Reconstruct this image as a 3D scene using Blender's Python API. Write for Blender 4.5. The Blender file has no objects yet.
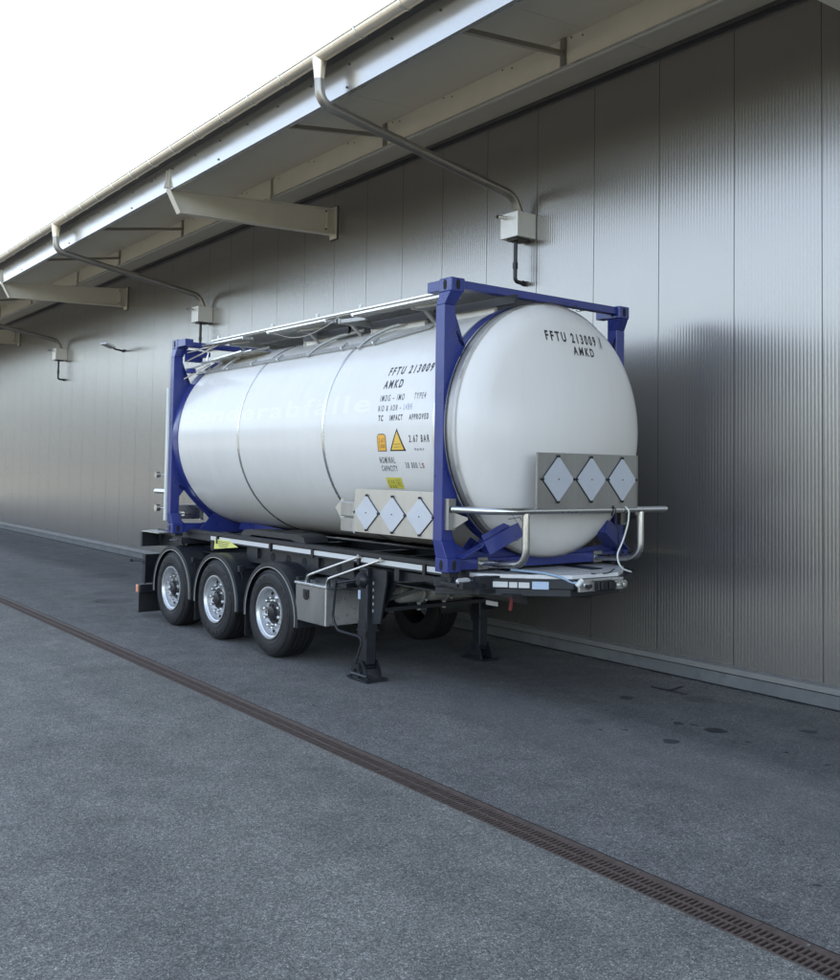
import bpy, bmesh, math, random
from mathutils import Vector, Matrix
random.seed(7)
S = bpy.context.scene
COL = S.collection
R = math.radians
PI = math.pi

# ------------------------------------------------------------------ camera, sky, sun, exposure
cd = bpy.data.cameras.new("camera"); cam = bpy.data.objects.new("camera", cd); COL.objects.link(cam)
cr = Vector((0.601894455, 0.798418601, 0.015836747)); cu = Vector((0.026034716, -0.039439467, 0.998882737))
cf = Vector((-0.798151151, 0.600809675, 0.044524998))
mw = Matrix((cr, cu, -cf)).transposed().to_4x4(); mw.translation = Vector((6.817717, -5.460209, 2.144733))
cam.matrix_world = mw
cd.sensor_width = 36; cd.sensor_fit = 'HORIZONTAL'; cd.lens = 41.868; cd.shift_y = -0.0746
cd.clip_end = 3000; cd.clip_start = 0.05
S.camera = cam

SUN_EL, SUN_AZ = 32.0, 62.0          # azimuth measured from the -X direction towards +Y (behind the building)
EXPOSURE = 2.45
w = bpy.data.worlds.new("World"); S.world = w; w.use_nodes = True
wn = w.node_tree; bg = wn.nodes['Background']
sky = wn.nodes.new('ShaderNodeTexSky'); sky.sky_type = 'NISHITA'; sky.sun_disc = False
sky.sun_elevation = R(SUN_EL); sky.air_density = .9; sky.dust_density = .4; sky.ozone_density = 1.0
sdir = Vector((-math.cos(R(SUN_AZ)) * math.cos(R(SUN_EL)), math.sin(R(SUN_AZ)) * math.cos(R(SUN_EL)), math.sin(R(SUN_EL))))
sky.sun_rotation = math.atan2(sdir.x, sdir.y)
hs = wn.nodes.new('ShaderNodeHueSaturation'); hs.inputs['Saturation'].default_value = .62
wn.links.new(sky.outputs[0], hs.inputs['Color']); wn.links.new(hs.outputs[0], bg.inputs[0]); bg.inputs[1].default_value = 0.12
sl = bpy.data.lights.new("sun", 'SUN'); sl.energy = 5.0; sl.angle = R(0.5); sl.color = (1, .90, .75)
so = bpy.data.objects.new("sun", sl); COL.objects.link(so)
so.rotation_euler = (-sdir).to_track_quat('-Z', 'Y').to_euler(); so.location = (0, 20, 30)
S.view_settings.view_transform = 'Standard'; S.view_settings.look = 'None'
S.view_settings.exposure = EXPOSURE; S.view_settings.gamma = 1; S.view_settings.use_curve_mapping = False
S.render.engine = 'CYCLES'

# ------------------------------------------------------------------ materials
def mat(name, col, rough=.5, metal=0., coat=0., var=0., vscale=6., bump=0., bscale=40., stretch=(1, 1, 1), rvar=0., dirt=None, spec=.5):
    m = bpy.data.materials.new(name); m.use_nodes = True; nt = m.node_tree; N = nt.nodes; Lk = nt.links
    b = N['Principled BSDF']; b.inputs['Base Color'].default_value = (*col, 1); b.inputs['Roughness'].default_value = rough
    b.inputs['Metallic'].default_value = metal; b.inputs['Coat Weight'].default_value = coat
    b.inputs['Coat Roughness'].default_value = .06; b.inputs['Specular IOR Level'].default_value = spec
    tc = N.new('ShaderNodeTexCoord'); mp = N.new('ShaderNodeMapping'); mp.inputs['Scale'].default_value = stretch
    Lk.new(tc.outputs['Object'], mp.inputs[0])
    if var or rvar or dirt:
        n = N.new('ShaderNodeTexNoise'); n.inputs['Scale'].default_value = vscale; n.inputs['Detail'].default_value = 6
        n.inputs['Roughness'].default_value = .62
        Lk.new(mp.outputs[0], n.inputs['Vector'])
        if var:
            cr_ = N.new('ShaderNodeValToRGB'); cr_.color_ramp.elements[0].position = .3; cr_.color_ramp.elements[1].position = .7
            cr_.color_ramp.elements[0].color = (*[c * (1 - var) for c in col], 1)
            cr_.color_ramp.elements[1].color = (*[min(1, c * (1 + var)) for c in col], 1)
            Lk.new(n.outputs[0], cr_.inputs[0]); last = cr_.outputs[0]
            if dirt:
                n2 = N.new('ShaderNodeTexNoise'); n2.inputs['Scale'].default_value = vscale * 2.3; n2.inputs['Detail'].default_value = 8
                n2.inputs['Roughness'].default_value = .7; Lk.new(mp.outputs[0], n2.inputs['Vector'])
                r2 = N.new('ShaderNodeValToRGB'); r2.color_ramp.elements[0].position = .52; r2.color_ramp.elements[1].position = .75
                r2.color_ramp.elements[1].color = (.6, .6, .6, 1); r2.color_ramp.elements[0].color = (0, 0, 0, 1)
                mx = N.new('ShaderNodeMixRGB'); Lk.new(n2.outputs[0], r2.inputs[0]); Lk.new(r2.outputs[0], mx.inputs[0])
                Lk.new(last, mx.inputs[1]); mx.inputs[2].default_value = (*dirt, 1); last = mx.outputs[0]
            Lk.new(last, b.inputs['Base Color'])
        if rvar:
            mr = N.new('ShaderNodeMapRange'); mr.inputs[1].default_value = .3; mr.inputs[2].default_value = .7
            mr.inputs[3].default_value = max(.02, rough - rvar); mr.inputs[4].default_value = min(1, rough + rvar)
            Lk.new(n.outputs[0], mr.inputs[0]); Lk.new(mr.outputs[0], b.inputs['Roughness'])
    if bump:
        n3 = N.new('ShaderNodeTexNoise'); n3.inputs['Scale'].default_value = bscale; n3.inputs['Detail'].default_value = 4
        Lk.new(mp.outputs[0], n3.inputs['Vector'])
        bp = N.new('ShaderNodeBump'); bp.inputs['Strength'].default_value = bump; bp.inputs['Distance'].default_value = .01
        Lk.new(n3.outputs[0], bp.inputs['Height']); Lk.new(bp.outputs[0], b.inputs['Normal'])
    return m

M = {}
M['wall'] = mat('wall_metal', (.32, .307, .290), .27, .75, var=.02, vscale=.8, dirt=None)
M['soffit'] = mat('soffit_metal', (.62, .565, .455), .5, .0, var=.05, vscale=1.2, rvar=.06)
M['flashing'] = mat('base_flashing', (.26, .26, .255), .5, .5, var=.06, vscale=3)
M['flash'] = mat('flashing_dark', (.03, .03, .035), .5)
M['fascia'] = mat('fascia_metal', (.50, .49, .46), .2, .75, var=.03, vscale=1.5, rvar=.04)
M['girder'] = mat('girder_paint', (.56, .52, .43), .45, .0, var=.04, vscale=3, rvar=.08)
M['zinc'] = mat('gutter_zinc', (.66, .585, .47), .34, .7, var=.05, vscale=3, rvar=.05)
M['pipe'] = mat('downpipe_zinc', (.30, .28, .25), .34, .8, var=.05, vscale=6, rvar=.08)
M['boxm'] = mat('rain_box_metal', (.62, .60, .56), .4, .6, var=.06, vscale=6)
M['concrete'] = mat('concrete', (.13, .135, .135), .85, 0, var=.2, vscale=2.2, bump=.5, bscale=60, dirt=(.07, .07, .07))
M['blackpl'] = mat('black_plastic', (.012, .012, .013), .45)
M['white'] = mat('tank_white', (.705, .682, .637), .25, 0, coat=.08, var=.025, vscale=2.2, stretch=(1, 1, .12), dirt=(.66, .635, .585), spec=.4)
M['blue'] = mat('frame_blue', (.020, .032, .175), .34, 0, coat=.2, var=.12, vscale=5, rvar=.1)
M['steel'] = mat('stainless', (.62, .62, .60), .28, 1, var=.03, vscale=3, rvar=.04)
M['bandm'] = mat('dull_steel', (.40, .39, .37), .5, .7)
M['brushed'] = mat('brushed_steel', (.35, .347, .34), .34, .92, var=.10, vscale=7, stretch=(1, 1, .12), rvar=.05)
M['alu'] = mat('aluminium', (.66, .66, .65), .32, .9, var=.06, vscale=12, rvar=.1)
M['grating'] = mat('grating_metal', (.40, .40, .38), .5, .7, var=.15, vscale=25)
M['chassis'] = mat('chassis_paint', (.012, .014, .018), .42, 0, var=.25, vscale=6, rvar=.1, dirt=(.035, .035, .035))
M['fender'] = mat('fender_plastic', (.015, .017, .021), .36, 0, var=.15, vscale=8, rvar=.08)
M['rubber'] = mat('rubber', (.009, .009, .010), .62, 0, var=.25, vscale=14, dirt=(.024, .023, .022))
M['rim'] = mat('rim_aluminium', (.66, .67, .68), .40, .9, var=.05, vscale=8, rvar=.05)
M['hub'] = mat('hub_dark', (.03, .03, .033), .4, .4)
M['edge'] = mat('fender_edge', (.45, .45, .42), .4, .4)
M['tape'] = mat('reflective_tape', (.62, .62, .60), .35)
M['plac'] = mat('placard_face', (.52, .55, .60), .30, .3, var=.03, vscale=8)
M['plate'] = mat('placard_plate', (.50, .485, .455), .36, .9, var=.05, vscale=12, stretch=(1, 1, .2))
M['ink'] = mat('ink', (.02, .02, .022), .5)
M['inkblue'] = mat('ink_blue', (.25, .29, .42), .5)
M['inkred'] = mat('ink_red', (.35, .05, .06), .5)
M['ghost'] = mat('ghost_paint', (.755, .732, .69), .25, 0, coat=.08, spec=.4)
M['yellow'] = mat('sticker_yellow', (.80, .50, .07), .4)
M['orange'] = mat('sticker_orange', (.80, .40, .05), .4)
M['dullyel'] = mat('label_yellow', (.62, .55, .08), .45)
M['paleyel'] = mat('tag_pale_yellow', (.72, .72, .20), .5)
M['red'] = mat('red_hose', (.16, .015, .015), .5)
M['lens'] = mat('marker_lens', (.75, .35, .2), .25)
M['lensw'] = mat('clear_lens', (.6, .6, .62), .15, .3)
M['bluehose'] = mat('pale_blue_hose', (.30, .42, .55), .4)
M['cream'] = mat('cream_cable', (.68, .70, .66), .45)
M['tank'] = mat('air_tank_paint', (.34, .33, .30), .35, .3, var=.15, vscale=9)
M['iron'] = mat('grate_iron', (.115, .086, .071), .6, .25, var=.25, vscale=18, dirt=(.07, .055, .048))
M['dark'] = mat('dark_pit', (.012, .012, .012), .9)
M['checker'] = mat('checker_plate', (.72, .72, .71), .45, .1, var=.1, vscale=12)
M['sticker'] = mat('sticker_pale_blue', (.42, .52, .66), .4)

# ------------------------------------------------------------------ helpers
WHOLE = {'ground', 'tar_mark', 'grate_section', 'lettering', 'walkway_grating', 'tread_pattern', 'tag_print', 'side_rail_track', 'wall_panel', 'sidewall_relief', 'soffit', 'tyre', 'conduit', 'wire', 'channel'}
class MB:
    def __init__(s): s.v = []; s.f = []
    def add(s, vs, fs):
        n = len(s.v); s.v += [tuple(p) for p in vs]; s.f += [tuple(i + n for i in f) for f in fs]; return s
    def box(s, x0, x1, y0, y1, z0, z1):
        vs = [(x, y, z) for z in (z0, z1) for y in (y0, y1) for x in (x0, x1)]
        return s.add(vs, [(0, 2, 3, 1), (4, 5, 7, 6), (0, 1, 5, 4), (2, 6, 7, 3), (0, 4, 6, 2), (1, 3, 7, 5)])
    def prism(s, poly, axis, a, b):
        """poly = list of 2D points; axis 'x': poly in (y,z); 'y': poly in (x,z); 'z': poly in (x,y)"""
        def P(p, t): return (t, p[0], p[1]) if axis == 'x' else (p[0], t, p[1]) if axis == 'y' else (p[0], p[1], t)
        n = len(poly)
        vs = [P(p, a) for p in poly] + [P(p, b) for p in poly]
        fs = [tuple(range(n))[::-1], tuple(range(n, 2 * n))] + [(i, (i + 1) % n, n + (i + 1) % n, n + i) for i in range(n)]
        return s.add(vs, fs)
    def bar(s, p, q, w_, h_, up=(0, 0, 1)):
        p = Vector(p); q = Vector(q); d = (q - p).normalized(); up = Vector(up)
        a = d.cross(up).normalized(); b = a.cross(d).normalized()
        vs = [c + a * i * w_ / 2 + b * j * h_ / 2 for c in (p, q) for i, j in ((-1, -1), (1, -1), (1, 1), (-1, 1))]
        return s.add(vs, [(0, 1, 2, 3), (7, 6, 5, 4), (0, 4, 5, 1), (1, 5, 6, 2), (2, 6, 7, 3), (3, 7, 4, 0)])
    def tube(s, pts, r, n=12, caps=True, fillet=0, fn=5):
        pts = [Vector(p) for p in pts]
        if fillet:
            out = [pts[0]]
            for i in range(1, len(pts) - 1):
                a, b, c = pts[i - 1], pts[i], pts[i + 1]
                d1 = (a - b); d2 = (c - b); l = min(fillet, d1.length * .49, d2.length * .49)
                p0 = b + d1.normalized() * l; p2 = b + d2.normalized() * l
                for k in range(fn + 1):
                    t = k / fn; out.append(p0 * (1 - t) ** 2 + b * 2 * t * (1 - t) + p2 * t * t)
            out.append(pts[-1]); pts = out
        rs = r if isinstance(r, (list, tuple)) else [r] * len(pts)
        base = len(s.v); up = None
        for i, p in enumerate(pts):
            d = ((pts[min(i + 1, len(pts) - 1)] - p).normalized() + (p - pts[max(i - 1, 0)]).normalized()).normalized()
            if up is None:
                up = d.orthogonal().normalized()
            else:
                up = (up - d * up.dot(d)).normalized()
            b = d.cross(up)
            for k in range(n):
                a = 2 * PI * k / n; s.v.append(tuple(p + (up * math.cos(a) + b * math.sin(a)) * rs[i]))
        for i in range(len(pts) - 1):
            for k in range(n):
                a = base + i * n + k; b = base + i * n + (k + 1) % n
                s.f.append((a, b, b + n, a + n))
        if caps:
            s.f.append(tuple(base + k for k in range(n))[::-1]); e = base + (len(pts) - 1) * n
            s.f.append(tuple(e + k for k in range(n)))
        return s
    def lathe(s, prof, c=(0, 0, 0), axis='y', n=48, a0=0, a1=2 * PI, closed=False):
        """prof = list of (t along axis, radius)"""
        full = abs(a1 - a0 - 2 * PI) < 1e-6; m = n if full else n + 1; base = len(s.v)
        for t, r in prof:
            for k in range(m):
                a = a0 + (a1 - a0) * k / n; x, z = r * math.cos(a), r * math.sin(a)
                s.v.append((c[0] + x, c[1] + t, c[2] + z) if axis == 'y' else (c[0] + t, c[1] + x, c[2] + z) if axis == 'x' else (c[0] + x, c[1] + z, c[2] + t))
        L_ = len(prof); rng = L_ if closed else L_ - 1
        for i in range(rng):
            for k in range(n):
                k2 = (k + 1) % m if full else k + 1; j = (i + 1) % L_
                s.f.append((base + i * m + k, base + i * m + k2, base + j * m + k2, base + j * m + k))
        return s
    def disc(s, c, r, axis, t0, t1, n=16):
        return s.lathe([(t0, .0001), (t0, r), (t1, r), (t1, .0001)], c, axis, n)
    def clusters(s):
        n = len(s.v); par = list(range(n))
        def fd(i):
            while par[i] != i: par[i] = par[par[i]]; i = par[i]
            return i
        for f in s.f:
            a = fd(f[0])
            for j in f[1:]: par[fd(j)] = a
        comp = {}
        for i in range(n): comp.setdefault(fd(i), []).append(i)
        cs = []
        for ids in comp.values():
            xs = [s.v[i] for i in ids]
            cs.append([[min(p[k] for p in xs) - .002 for k in range(3)], [max(p[k] for p in xs) + .002 for k in range(3)], ids])
        ch = True
        while ch and len(cs) > 1:
            ch = False; out = []
            for c in cs:
                for o in out:
                    if all(c[0][k] <= o[1][k] and o[0][k] <= c[1][k] for k in range(3)):
                        o[0] = [min(a, b_) for a, b_ in zip(o[0], c[0])]; o[1] = [max(a, b_) for a, b_ in zip(o[1], c[1])]; o[2] += c[2]; ch = True; break
                else: out.append(c)
            cs = out
        return [c[2] for c in cs]
    def build(s, name, m, parent=None, off=(0, 0, 0), smooth=30, bevel=0):
        if name not in WHOLE and len(s.v) < 20000:
            cl = s.clusters()
            if 1 < len(cl) <= 95:
                own = {}
                for ci, ids in enumerate(cl):
                    for i in ids: own[i] = ci
                fl = [[] for _ in cl]
                for f in s.f: fl[own[f[0]]].append(f)
                res = []
                for ci, ids in enumerate(cl):
                    mp_ = {i: k for k, i in enumerate(ids)}; q = MB(); q.v = [s.v[i] for i in ids]; q.f = [tuple(mp_[i] for i in f) for f in fl[ci]]
                    res.append(q.build1(name, m, parent, off, smooth, bevel))
                return res[0]
        return s.build1(name, m, parent, off, smooth, bevel)
    def build1(s, name, m, parent=None, off=(0, 0, 0), smooth=30, bevel=0):
        me = bpy.data.meshes.new(name)
        me.from_pydata([(x - off[0], y - off[1], z - off[2]) for x, y, z in s.v], [], s.f); me.update()
        bm = bmesh.new(); bm.from_mesh(me); bmesh.ops.recalc_face_normals(bm, faces=bm.faces)
        if bevel:
            es = [e for e in bm.edges if len(e.link_faces) == 2 and e.calc_face_angle(0) > R(50)]
            bmesh.ops.bevel(bm, geom=es, offset=bevel, segments=1, profile=.5, affect='EDGES', clamp_overlap=True)
        bm.to_mesh(me); bm.free()
        if smooth:
            for p in me.polygons: p.use_smooth = True
            me.set_sharp_from_angle(angle=R(smooth))
        me.materials.append(M[m] if isinstance(m, str) else m)
        o = bpy.data.objects.new(name, me); COL.objects.link(o)
        if parent: o.parent = parent
        return o

def tag(o, label=None, cat=None, group=None, kind=None):
    if label: o['label'] = label
    if cat: o['category'] = cat
    if group: o['group'] = group
    if kind: o['kind'] = kind
    return o
def empty(name, loc=(0, 0, 0), rz=0):
    o = bpy.data.objects.new(name, None); COL.objects.link(o); o.location = loc; o.rotation_euler = (0, 0, rz); o.empty_display_size = .2
    return o
def copy_tree(o, parent=None):
    c = o.copy(); COL.objects.link(c)
    if parent: c.parent = parent
    for ch in list(o.children): copy_tree(ch, c)
    return c

# ------------------------------------------------------------------ ground
def asphalt():
    m = bpy.data.materials.new('asphalt'); m.use_nodes = True; nt = m.node_tree; N = nt.nodes; Lk = nt.links
    b = N['Principled BSDF']; b.inputs['Specular IOR Level'].default_value = .25
    g = N.new('ShaderNodeNewGeometry')
    def noise(sc, det=4, ro=.6):
        n = N.new('ShaderNodeTexNoise'); n.inputs['Scale'].default_value = sc; n.inputs['Detail'].default_value = det
        n.inputs['Roughness'].default_value = ro; Lk.new(g.outputs['Position'], n.inputs['Vector']); return n
    def ramp(src, p0, c0, p1, c1):
        r = N.new('ShaderNodeValToRGB'); r.color_ramp.elements[0].position = p0; r.color_ramp.elements[1].position = p1
        r.color_ramp.elements[0].color = (*c0, 1); r.color_ramp.elements[1].color = (*c1, 1); Lk.new(src, r.inputs[0]); return r
    def mix(kind, fac, a, b_):
        x = N.new('ShaderNodeMixRGB'); x.blend_type = kind
        if isinstance(fac, float): x.inputs[0].default_value = fac
        else: Lk.new(fac, x.inputs[0])
        for i, q in ((1, a), (2, b_)):
            if isinstance(q, tuple): x.inputs[i].default_value = (*q, 1)
            else: Lk.new(q, x.inputs[i])
        return x.outputs[0]
    base = ramp(noise(.45, 6, .65).outputs[0], .3, (.163, .158, .144), .7, (.208, .202, .185)).outputs[0]
    # aggregate: voronoi stones of different brightness
    vo = N.new('ShaderNodeTexVoronoi'); vo.inputs['Scale'].default_value = 190; Lk.new(g.outputs['Position'], vo.inputs['Vector'])
    stn = ramp(vo.outputs['Color'], .1, (.42, .42, .43), .9, (2.3, 2.3, 2.25)); e_ = stn.color_ramp.elements.new(.78); e_.color = (1.2, 1.2, 1.19, 1); st = stn.outputs[0]
    base = mix('MULTIPLY', 1., base, st)
    vo2 = N.new('ShaderNodeTexVoronoi'); vo2.inputs['Scale'].default_value = 80; Lk.new(g.outputs['Position'], vo2.inputs['Vector'])
    st2 = ramp(vo2.outputs['Color'], .2, (.72, .72, .73), .8, (1.28, 1.28, 1.27)).outputs[0]
    base = mix('MULTIPLY', 1., base, st2)
    sp = ramp(noise(90, 2, .5).outputs[0], .66, (0, 0, 0), .72, (1, 1, 1)).outputs[0]
    base = mix('MIX', sp, base, (.34, .34, .33))
    md = ramp(noise(2.7, 5, .7).outputs[0], .35, (.84, .85, .86), .65, (1.12, 1.12, 1.12)).outputs[0]
    base = mix('MULTIPLY', 1., base, md)
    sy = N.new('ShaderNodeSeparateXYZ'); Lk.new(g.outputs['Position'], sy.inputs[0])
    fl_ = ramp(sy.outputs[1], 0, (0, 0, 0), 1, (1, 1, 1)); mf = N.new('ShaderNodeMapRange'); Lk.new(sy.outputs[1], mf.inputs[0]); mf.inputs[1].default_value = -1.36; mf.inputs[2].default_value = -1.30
    base = mix('MULTIPLY', 1., base, mix('MIX', mf.outputs[0], (1.07, 1.08, 1.05), (.90, .91, .93)))  # two asphalt fields split at the drain; wall side darkened for near-wall shade too
    ms = N.new('ShaderNodeMapping'); ms.inputs['Scale'].default_value = (.22, 1.3, 1); Lk.new(g.outputs['Position'], ms.inputs[0])
    ns_ = noise(1.1, 6, .68); Lk.new(ms.outputs[0], ns_.inputs['Vector'])
    base = mix('MULTIPLY', 1., base, ramp(ns_.outputs[0], .36, (.87, .875, .885), .66, (1.09, 1.085, 1.08)).outputs[0])
    # stains: oil and water spots with shapes of their own
    wob = noise(9, 4, .6)
    sub = N.new('ShaderNodeVectorMath'); sub.operation = 'SUBTRACT'; Lk.new(wob.outputs['Color'], sub.inputs[0]); sub.inputs[1].default_value = (.5, .5, .5)
    scv = N.new('ShaderNodeVectorMath'); scv.operation = 'SCALE'; Lk.new(sub.outputs[0], scv.inputs[0]); scv.inputs['Scale'].default_value = .12
    adv = N.new('ShaderNodeVectorMath'); adv.operation = 'ADD'; Lk.new(g.outputs['Position'], adv.inputs[0]); Lk.new(scv.outputs[0], adv.inputs[1])
    stains = [(1.685, 1.57, .095, .8), (1.686, .986, .07, .75), (.858, .854, .10, .3), (.452, 1.868, .075, .7), (1.354, 1.5, .055, .7), (2.154, 2.205, .07, .65),
              (1.122, .771, .028, .8), (1.241, .951, .032, .8), (.686, 1.337, .03, .6), (1.468, 1.569, .03, .8), (1.983, 1.386, .022, .6), (2.052, 1.489, .03, .7),
              (2.385, 1.49, .028, .8), (2.757, 1.465, .028, .6), (1.241, 1.567, .022, .7), (-.245, .993, .03, .5), (.393, 1.49, .03, .5), (.45, 1.1, .02, .5),
              (-.05, 1.25, .025, .5), (.2, 1.7, .022, .5), (3.9, -.6, .03, .5), (4.05, -.35, .025, .6), (.9, 2.4, .16, .25), (-8.6, .1, .35, .3), (-9.6, .35, .3, .25), (-12.2, 1.2, .5, .25)]
    for (x, y, r_, a_) in stains:
        d = N.new('ShaderNodeVectorMath'); d.operation = 'DISTANCE'; Lk.new(adv.outputs[0], d.inputs[0]); d.inputs[1].default_value = (x, y, 0)
        mr = N.new('ShaderNodeMapRange'); Lk.new(d.outputs['Value'], mr.inputs[0]); mr.inputs[1].default_value = r_; mr.inputs[2].default_value = r_ * .82
        mr.inputs[3].default_value = 0; mr.inputs[4].default_value = min(.97, a_ * 1.2)
        base = mix('MIX', mr.outputs[0], base, (.008, .008, .009))
    # dark strip along the wall foot, broad pale and darker bands parallel to it
    sx = N.new('ShaderNodeSeparateXYZ'); Lk.new(adv.outputs[0], sx.inputs[0])
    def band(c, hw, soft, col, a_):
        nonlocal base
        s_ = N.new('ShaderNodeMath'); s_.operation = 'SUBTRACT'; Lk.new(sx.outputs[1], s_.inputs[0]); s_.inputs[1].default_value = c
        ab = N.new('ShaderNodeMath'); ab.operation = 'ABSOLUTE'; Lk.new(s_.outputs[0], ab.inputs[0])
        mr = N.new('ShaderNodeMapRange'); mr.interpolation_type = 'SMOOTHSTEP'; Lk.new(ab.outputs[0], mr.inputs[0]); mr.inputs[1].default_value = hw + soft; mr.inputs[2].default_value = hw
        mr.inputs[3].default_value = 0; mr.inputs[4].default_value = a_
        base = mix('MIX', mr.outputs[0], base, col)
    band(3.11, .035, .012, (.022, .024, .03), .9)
    band(.6, .25, .5, (.20, .20, .20), .25)
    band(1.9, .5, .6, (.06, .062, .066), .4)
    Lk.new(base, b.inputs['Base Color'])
    bp = N.new('ShaderNodeBump'); bp.inputs['Strength'].default_value = .7; bp.inputs['Distance'].default_value = .006
    Lk.new(vo.outputs['Distance'], bp.inputs['Height'])
    bp2 = N.new('ShaderNodeBump'); bp2.inputs['Strength'].default_value = .5; bp2.inputs['Distance'].default_value = .01
    Lk.new(noise(60, 4).outputs[0], bp2.inputs['Height']); Lk.new(bp.outputs[0], bp2.inputs['Normal'])
    Lk.new(bp2.outputs[0], b.inputs['Normal'])
    rr = ramp(noise(3, 4).outputs[0], .3, (.62, .62, .62), .7, (.88, .88, .88)); Lk.new(rr.outputs[0], b.inputs['Roughness'])
    return m
M['asphalt'] = asphalt()
DY0, DY1 = -1.215, -1.455
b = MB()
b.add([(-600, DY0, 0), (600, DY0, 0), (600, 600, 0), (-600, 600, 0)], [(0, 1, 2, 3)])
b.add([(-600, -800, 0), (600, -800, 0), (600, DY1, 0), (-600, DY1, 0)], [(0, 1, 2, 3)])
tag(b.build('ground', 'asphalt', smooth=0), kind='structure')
# black tar marks on the asphalt
b = MB()
b.add([(.28, 2.43, .004), (.70, 2.445, .004), (.70, 2.485, .004), (.28, 2.475, .004)], [(0, 1, 2, 3)])
b.add([(.46, 2.486, .004), (.50, 2.486, .004), (.46, 2.74, .004), (.42, 2.74, .004)], [(0, 1, 2, 3)])
tag(b.build('tar_mark', 'ink', smooth=0), 'black T shaped tar mark on the asphalt near the wall foot', 'tar mark')

# ------------------------------------------------------------------ drain channel
dr = empty('drain_channel', (0, -1.335, 0))
tag(dr, 'long rust brown slotted drain grating set flush in the asphalt', 'drain')
b = MB()
X0, X1 = -62, 8
b.box(X0, X1, DY0 - .0, DY0 + .004, -.15, -.0005); b.box(X0, X1, DY1 - .004, DY1, -.15, -.0005); b.box(X0, X1, DY1, DY0, -.16, -.15)
b.build('channel', 'dark', dr, off=(0, -1.335, 0), smooth=0)
def grate():
    g = MB(); w_ = .234; y0 = -w_ / 2; y1 = w_ / 2; zt = -.003; zb = -.028
    g.box(.002, .998, y0, y0 + .020, zb, zt); g.box(.002, .998, y1 - .020, y1, zb, zt)
    r1, r2 = (y0 + .024, y0 + .095), (y0 + .110, y0 + .181)
    g.box(.002, .998, r1[1], r2[0], zb, zt - .0008); g.box(.002, .998, r2[1], y1 - .018, zb, zt - .001)
    n = 31
    for k in range(n + 1):
        x = .002 + k * (.996 - .0125) / n; xx1 = min(.999, x + .0125)
        for ya, yb in (r1, r2): g.box(x, xx1, ya, yb, zb, zt - .0015)
    return g
g0 = grate().build('grate_section', 'iron', dr, smooth=0)
b = MB()
for x, y in ((.25, .088), (.75, .088)): b.disc((x, y, 0), .008, 'z', -.004, .0005, 8)
s0 = b.build('screw', 'steel', g0)
g0.location = (-62, 0, 0)
for k in range(1, 70):
    c = g0.copy(); COL.objects.link(c); c.parent = dr; c.location = (-62 + k, 0, 0)
    if k > 52:
        c2 = s0.copy(); COL.objects.link(c2); c2.parent = c

# ------------------------------------------------------------------ wood across the yard, added behind the camera to dim the metal's reflections
M['leaf'] = mat('leaves', (.055, .075, .035), .7, 0, var=.5, vscale=.25)
rt = random.Random(3); b = MB()
x = -260
while x < 150:
    hgt = rt.uniform(8, 13); wd = rt.uniform(3, 5.5); yb = -58 + rt.uniform(-5, 5)
    for k in range(230):
        th = rt.uniform(0, 2 * PI); rr = math.sqrt(rt.random()); zz = rt.random() ** .7
        wz = wd * (math.sin(PI * min(1, zz * .8 + .15)) ** .6)
        c = Vector((x + wz * rr * math.cos(th), yb + wz * rr * math.sin(th), .2 + hgt * zz))
        a = Vector((rt.gauss(0, 1), rt.gauss(0, 1), rt.gauss(0, 1))).normalized(); d = a.orthogonal().normalized(); q = rt.uniform(.35, .8)
        b.add([c - a * q, c + d * q * .6, c + a * q, c - d * q * .6], [(0, 1, 2, 3)])
    x += wd * .9
o = b.build1('unseen_wood', 'leaf', smooth=0)
tag(o, 'unseen belt of leafy trees added behind the viewpoint, dimming the reflections', 'unseen_wood', kind='stuff')

nh = tag(empty('added_hall', (-148, -30, 0)), 'plain pale hall, unseen, added to grey the far reflections in the cladding', 'building')  # out-of-view hall, added so the cladding mirrors a mid-grey
M['hallpaint'] = mat('hall_paint', (.42, .41, .38), .7, 0, var=.08, vscale=.4)
b = MB(); b.box(-168, -142, -70, -4, 0, 16); b.build1('wall', 'hallpaint', nh, (-148, -30, 0), smooth=0)
b = MB(); b.box(-168.4, -141.6, -70.4, -3.6, 16, 16.5); b.build1('roof', 'flash', nh, (-148, -30, 0), smooth=0)
for k in range(4):
    b = MB(); b.box(-142, -141.95, -60 + 13 * k, -51.5 + 13 * k, 0, 4.6); b.build1('door', 'pipe', nh, (-148, -30, 0), smooth=0)

# ------------------------------------------------------------------ warehouse
WY = 3.166; WX0, WX1 = -60.0, 20.0
wh = empty('warehouse', (0, WY, 0))
tag(wh, 'long warehouse with ribbed silver metal cladding and deep overhanging eaves', 'building')
OF = (0, WY, 0)
PW = .982; SEAM0 = 1.711
def panel():
    g = MB(); pts = [(.0015, .02), (.0015, .0035), (.0065, 0)]
    n = 25; p = (PW - .016) / n
    for k in range(n):
        x = .008 + k * p; d = .0009
        pts += [(x + p * .04, 0), (x + p * .30, -d), (x + p * .66, -d), (x + p * .90, 0)]
    pts += [(PW - .002, 0), (PW - .002, .02)]
    z0, z1 = .215, 6.875; m = len(pts)
    g.add([(x, y, z0) for x, y in pts] + [(x, y, z1) for x, y in pts], [(i, i + 1, m + i + 1, m + i) for i in range(m - 1)])
    return g
k0 = -math.floor((SEAM0 - WX0) / PW); k1 = math.floor((WX1 - SEAM0) / PW)
p0 = panel().build('wall_panel', 'wall', wh, smooth=0); p0.location = (SEAM0 + k0 * PW, 0, 0)
for k in range(k0 + 1, k1):
    c = p0.copy(); COL.objects.link(c); c.parent = wh; c.location = (SEAM0 + k * PW, 0, 0)
xa, xb = SEAM0 + k0 * PW, SEAM0 + k1 * PW
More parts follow.
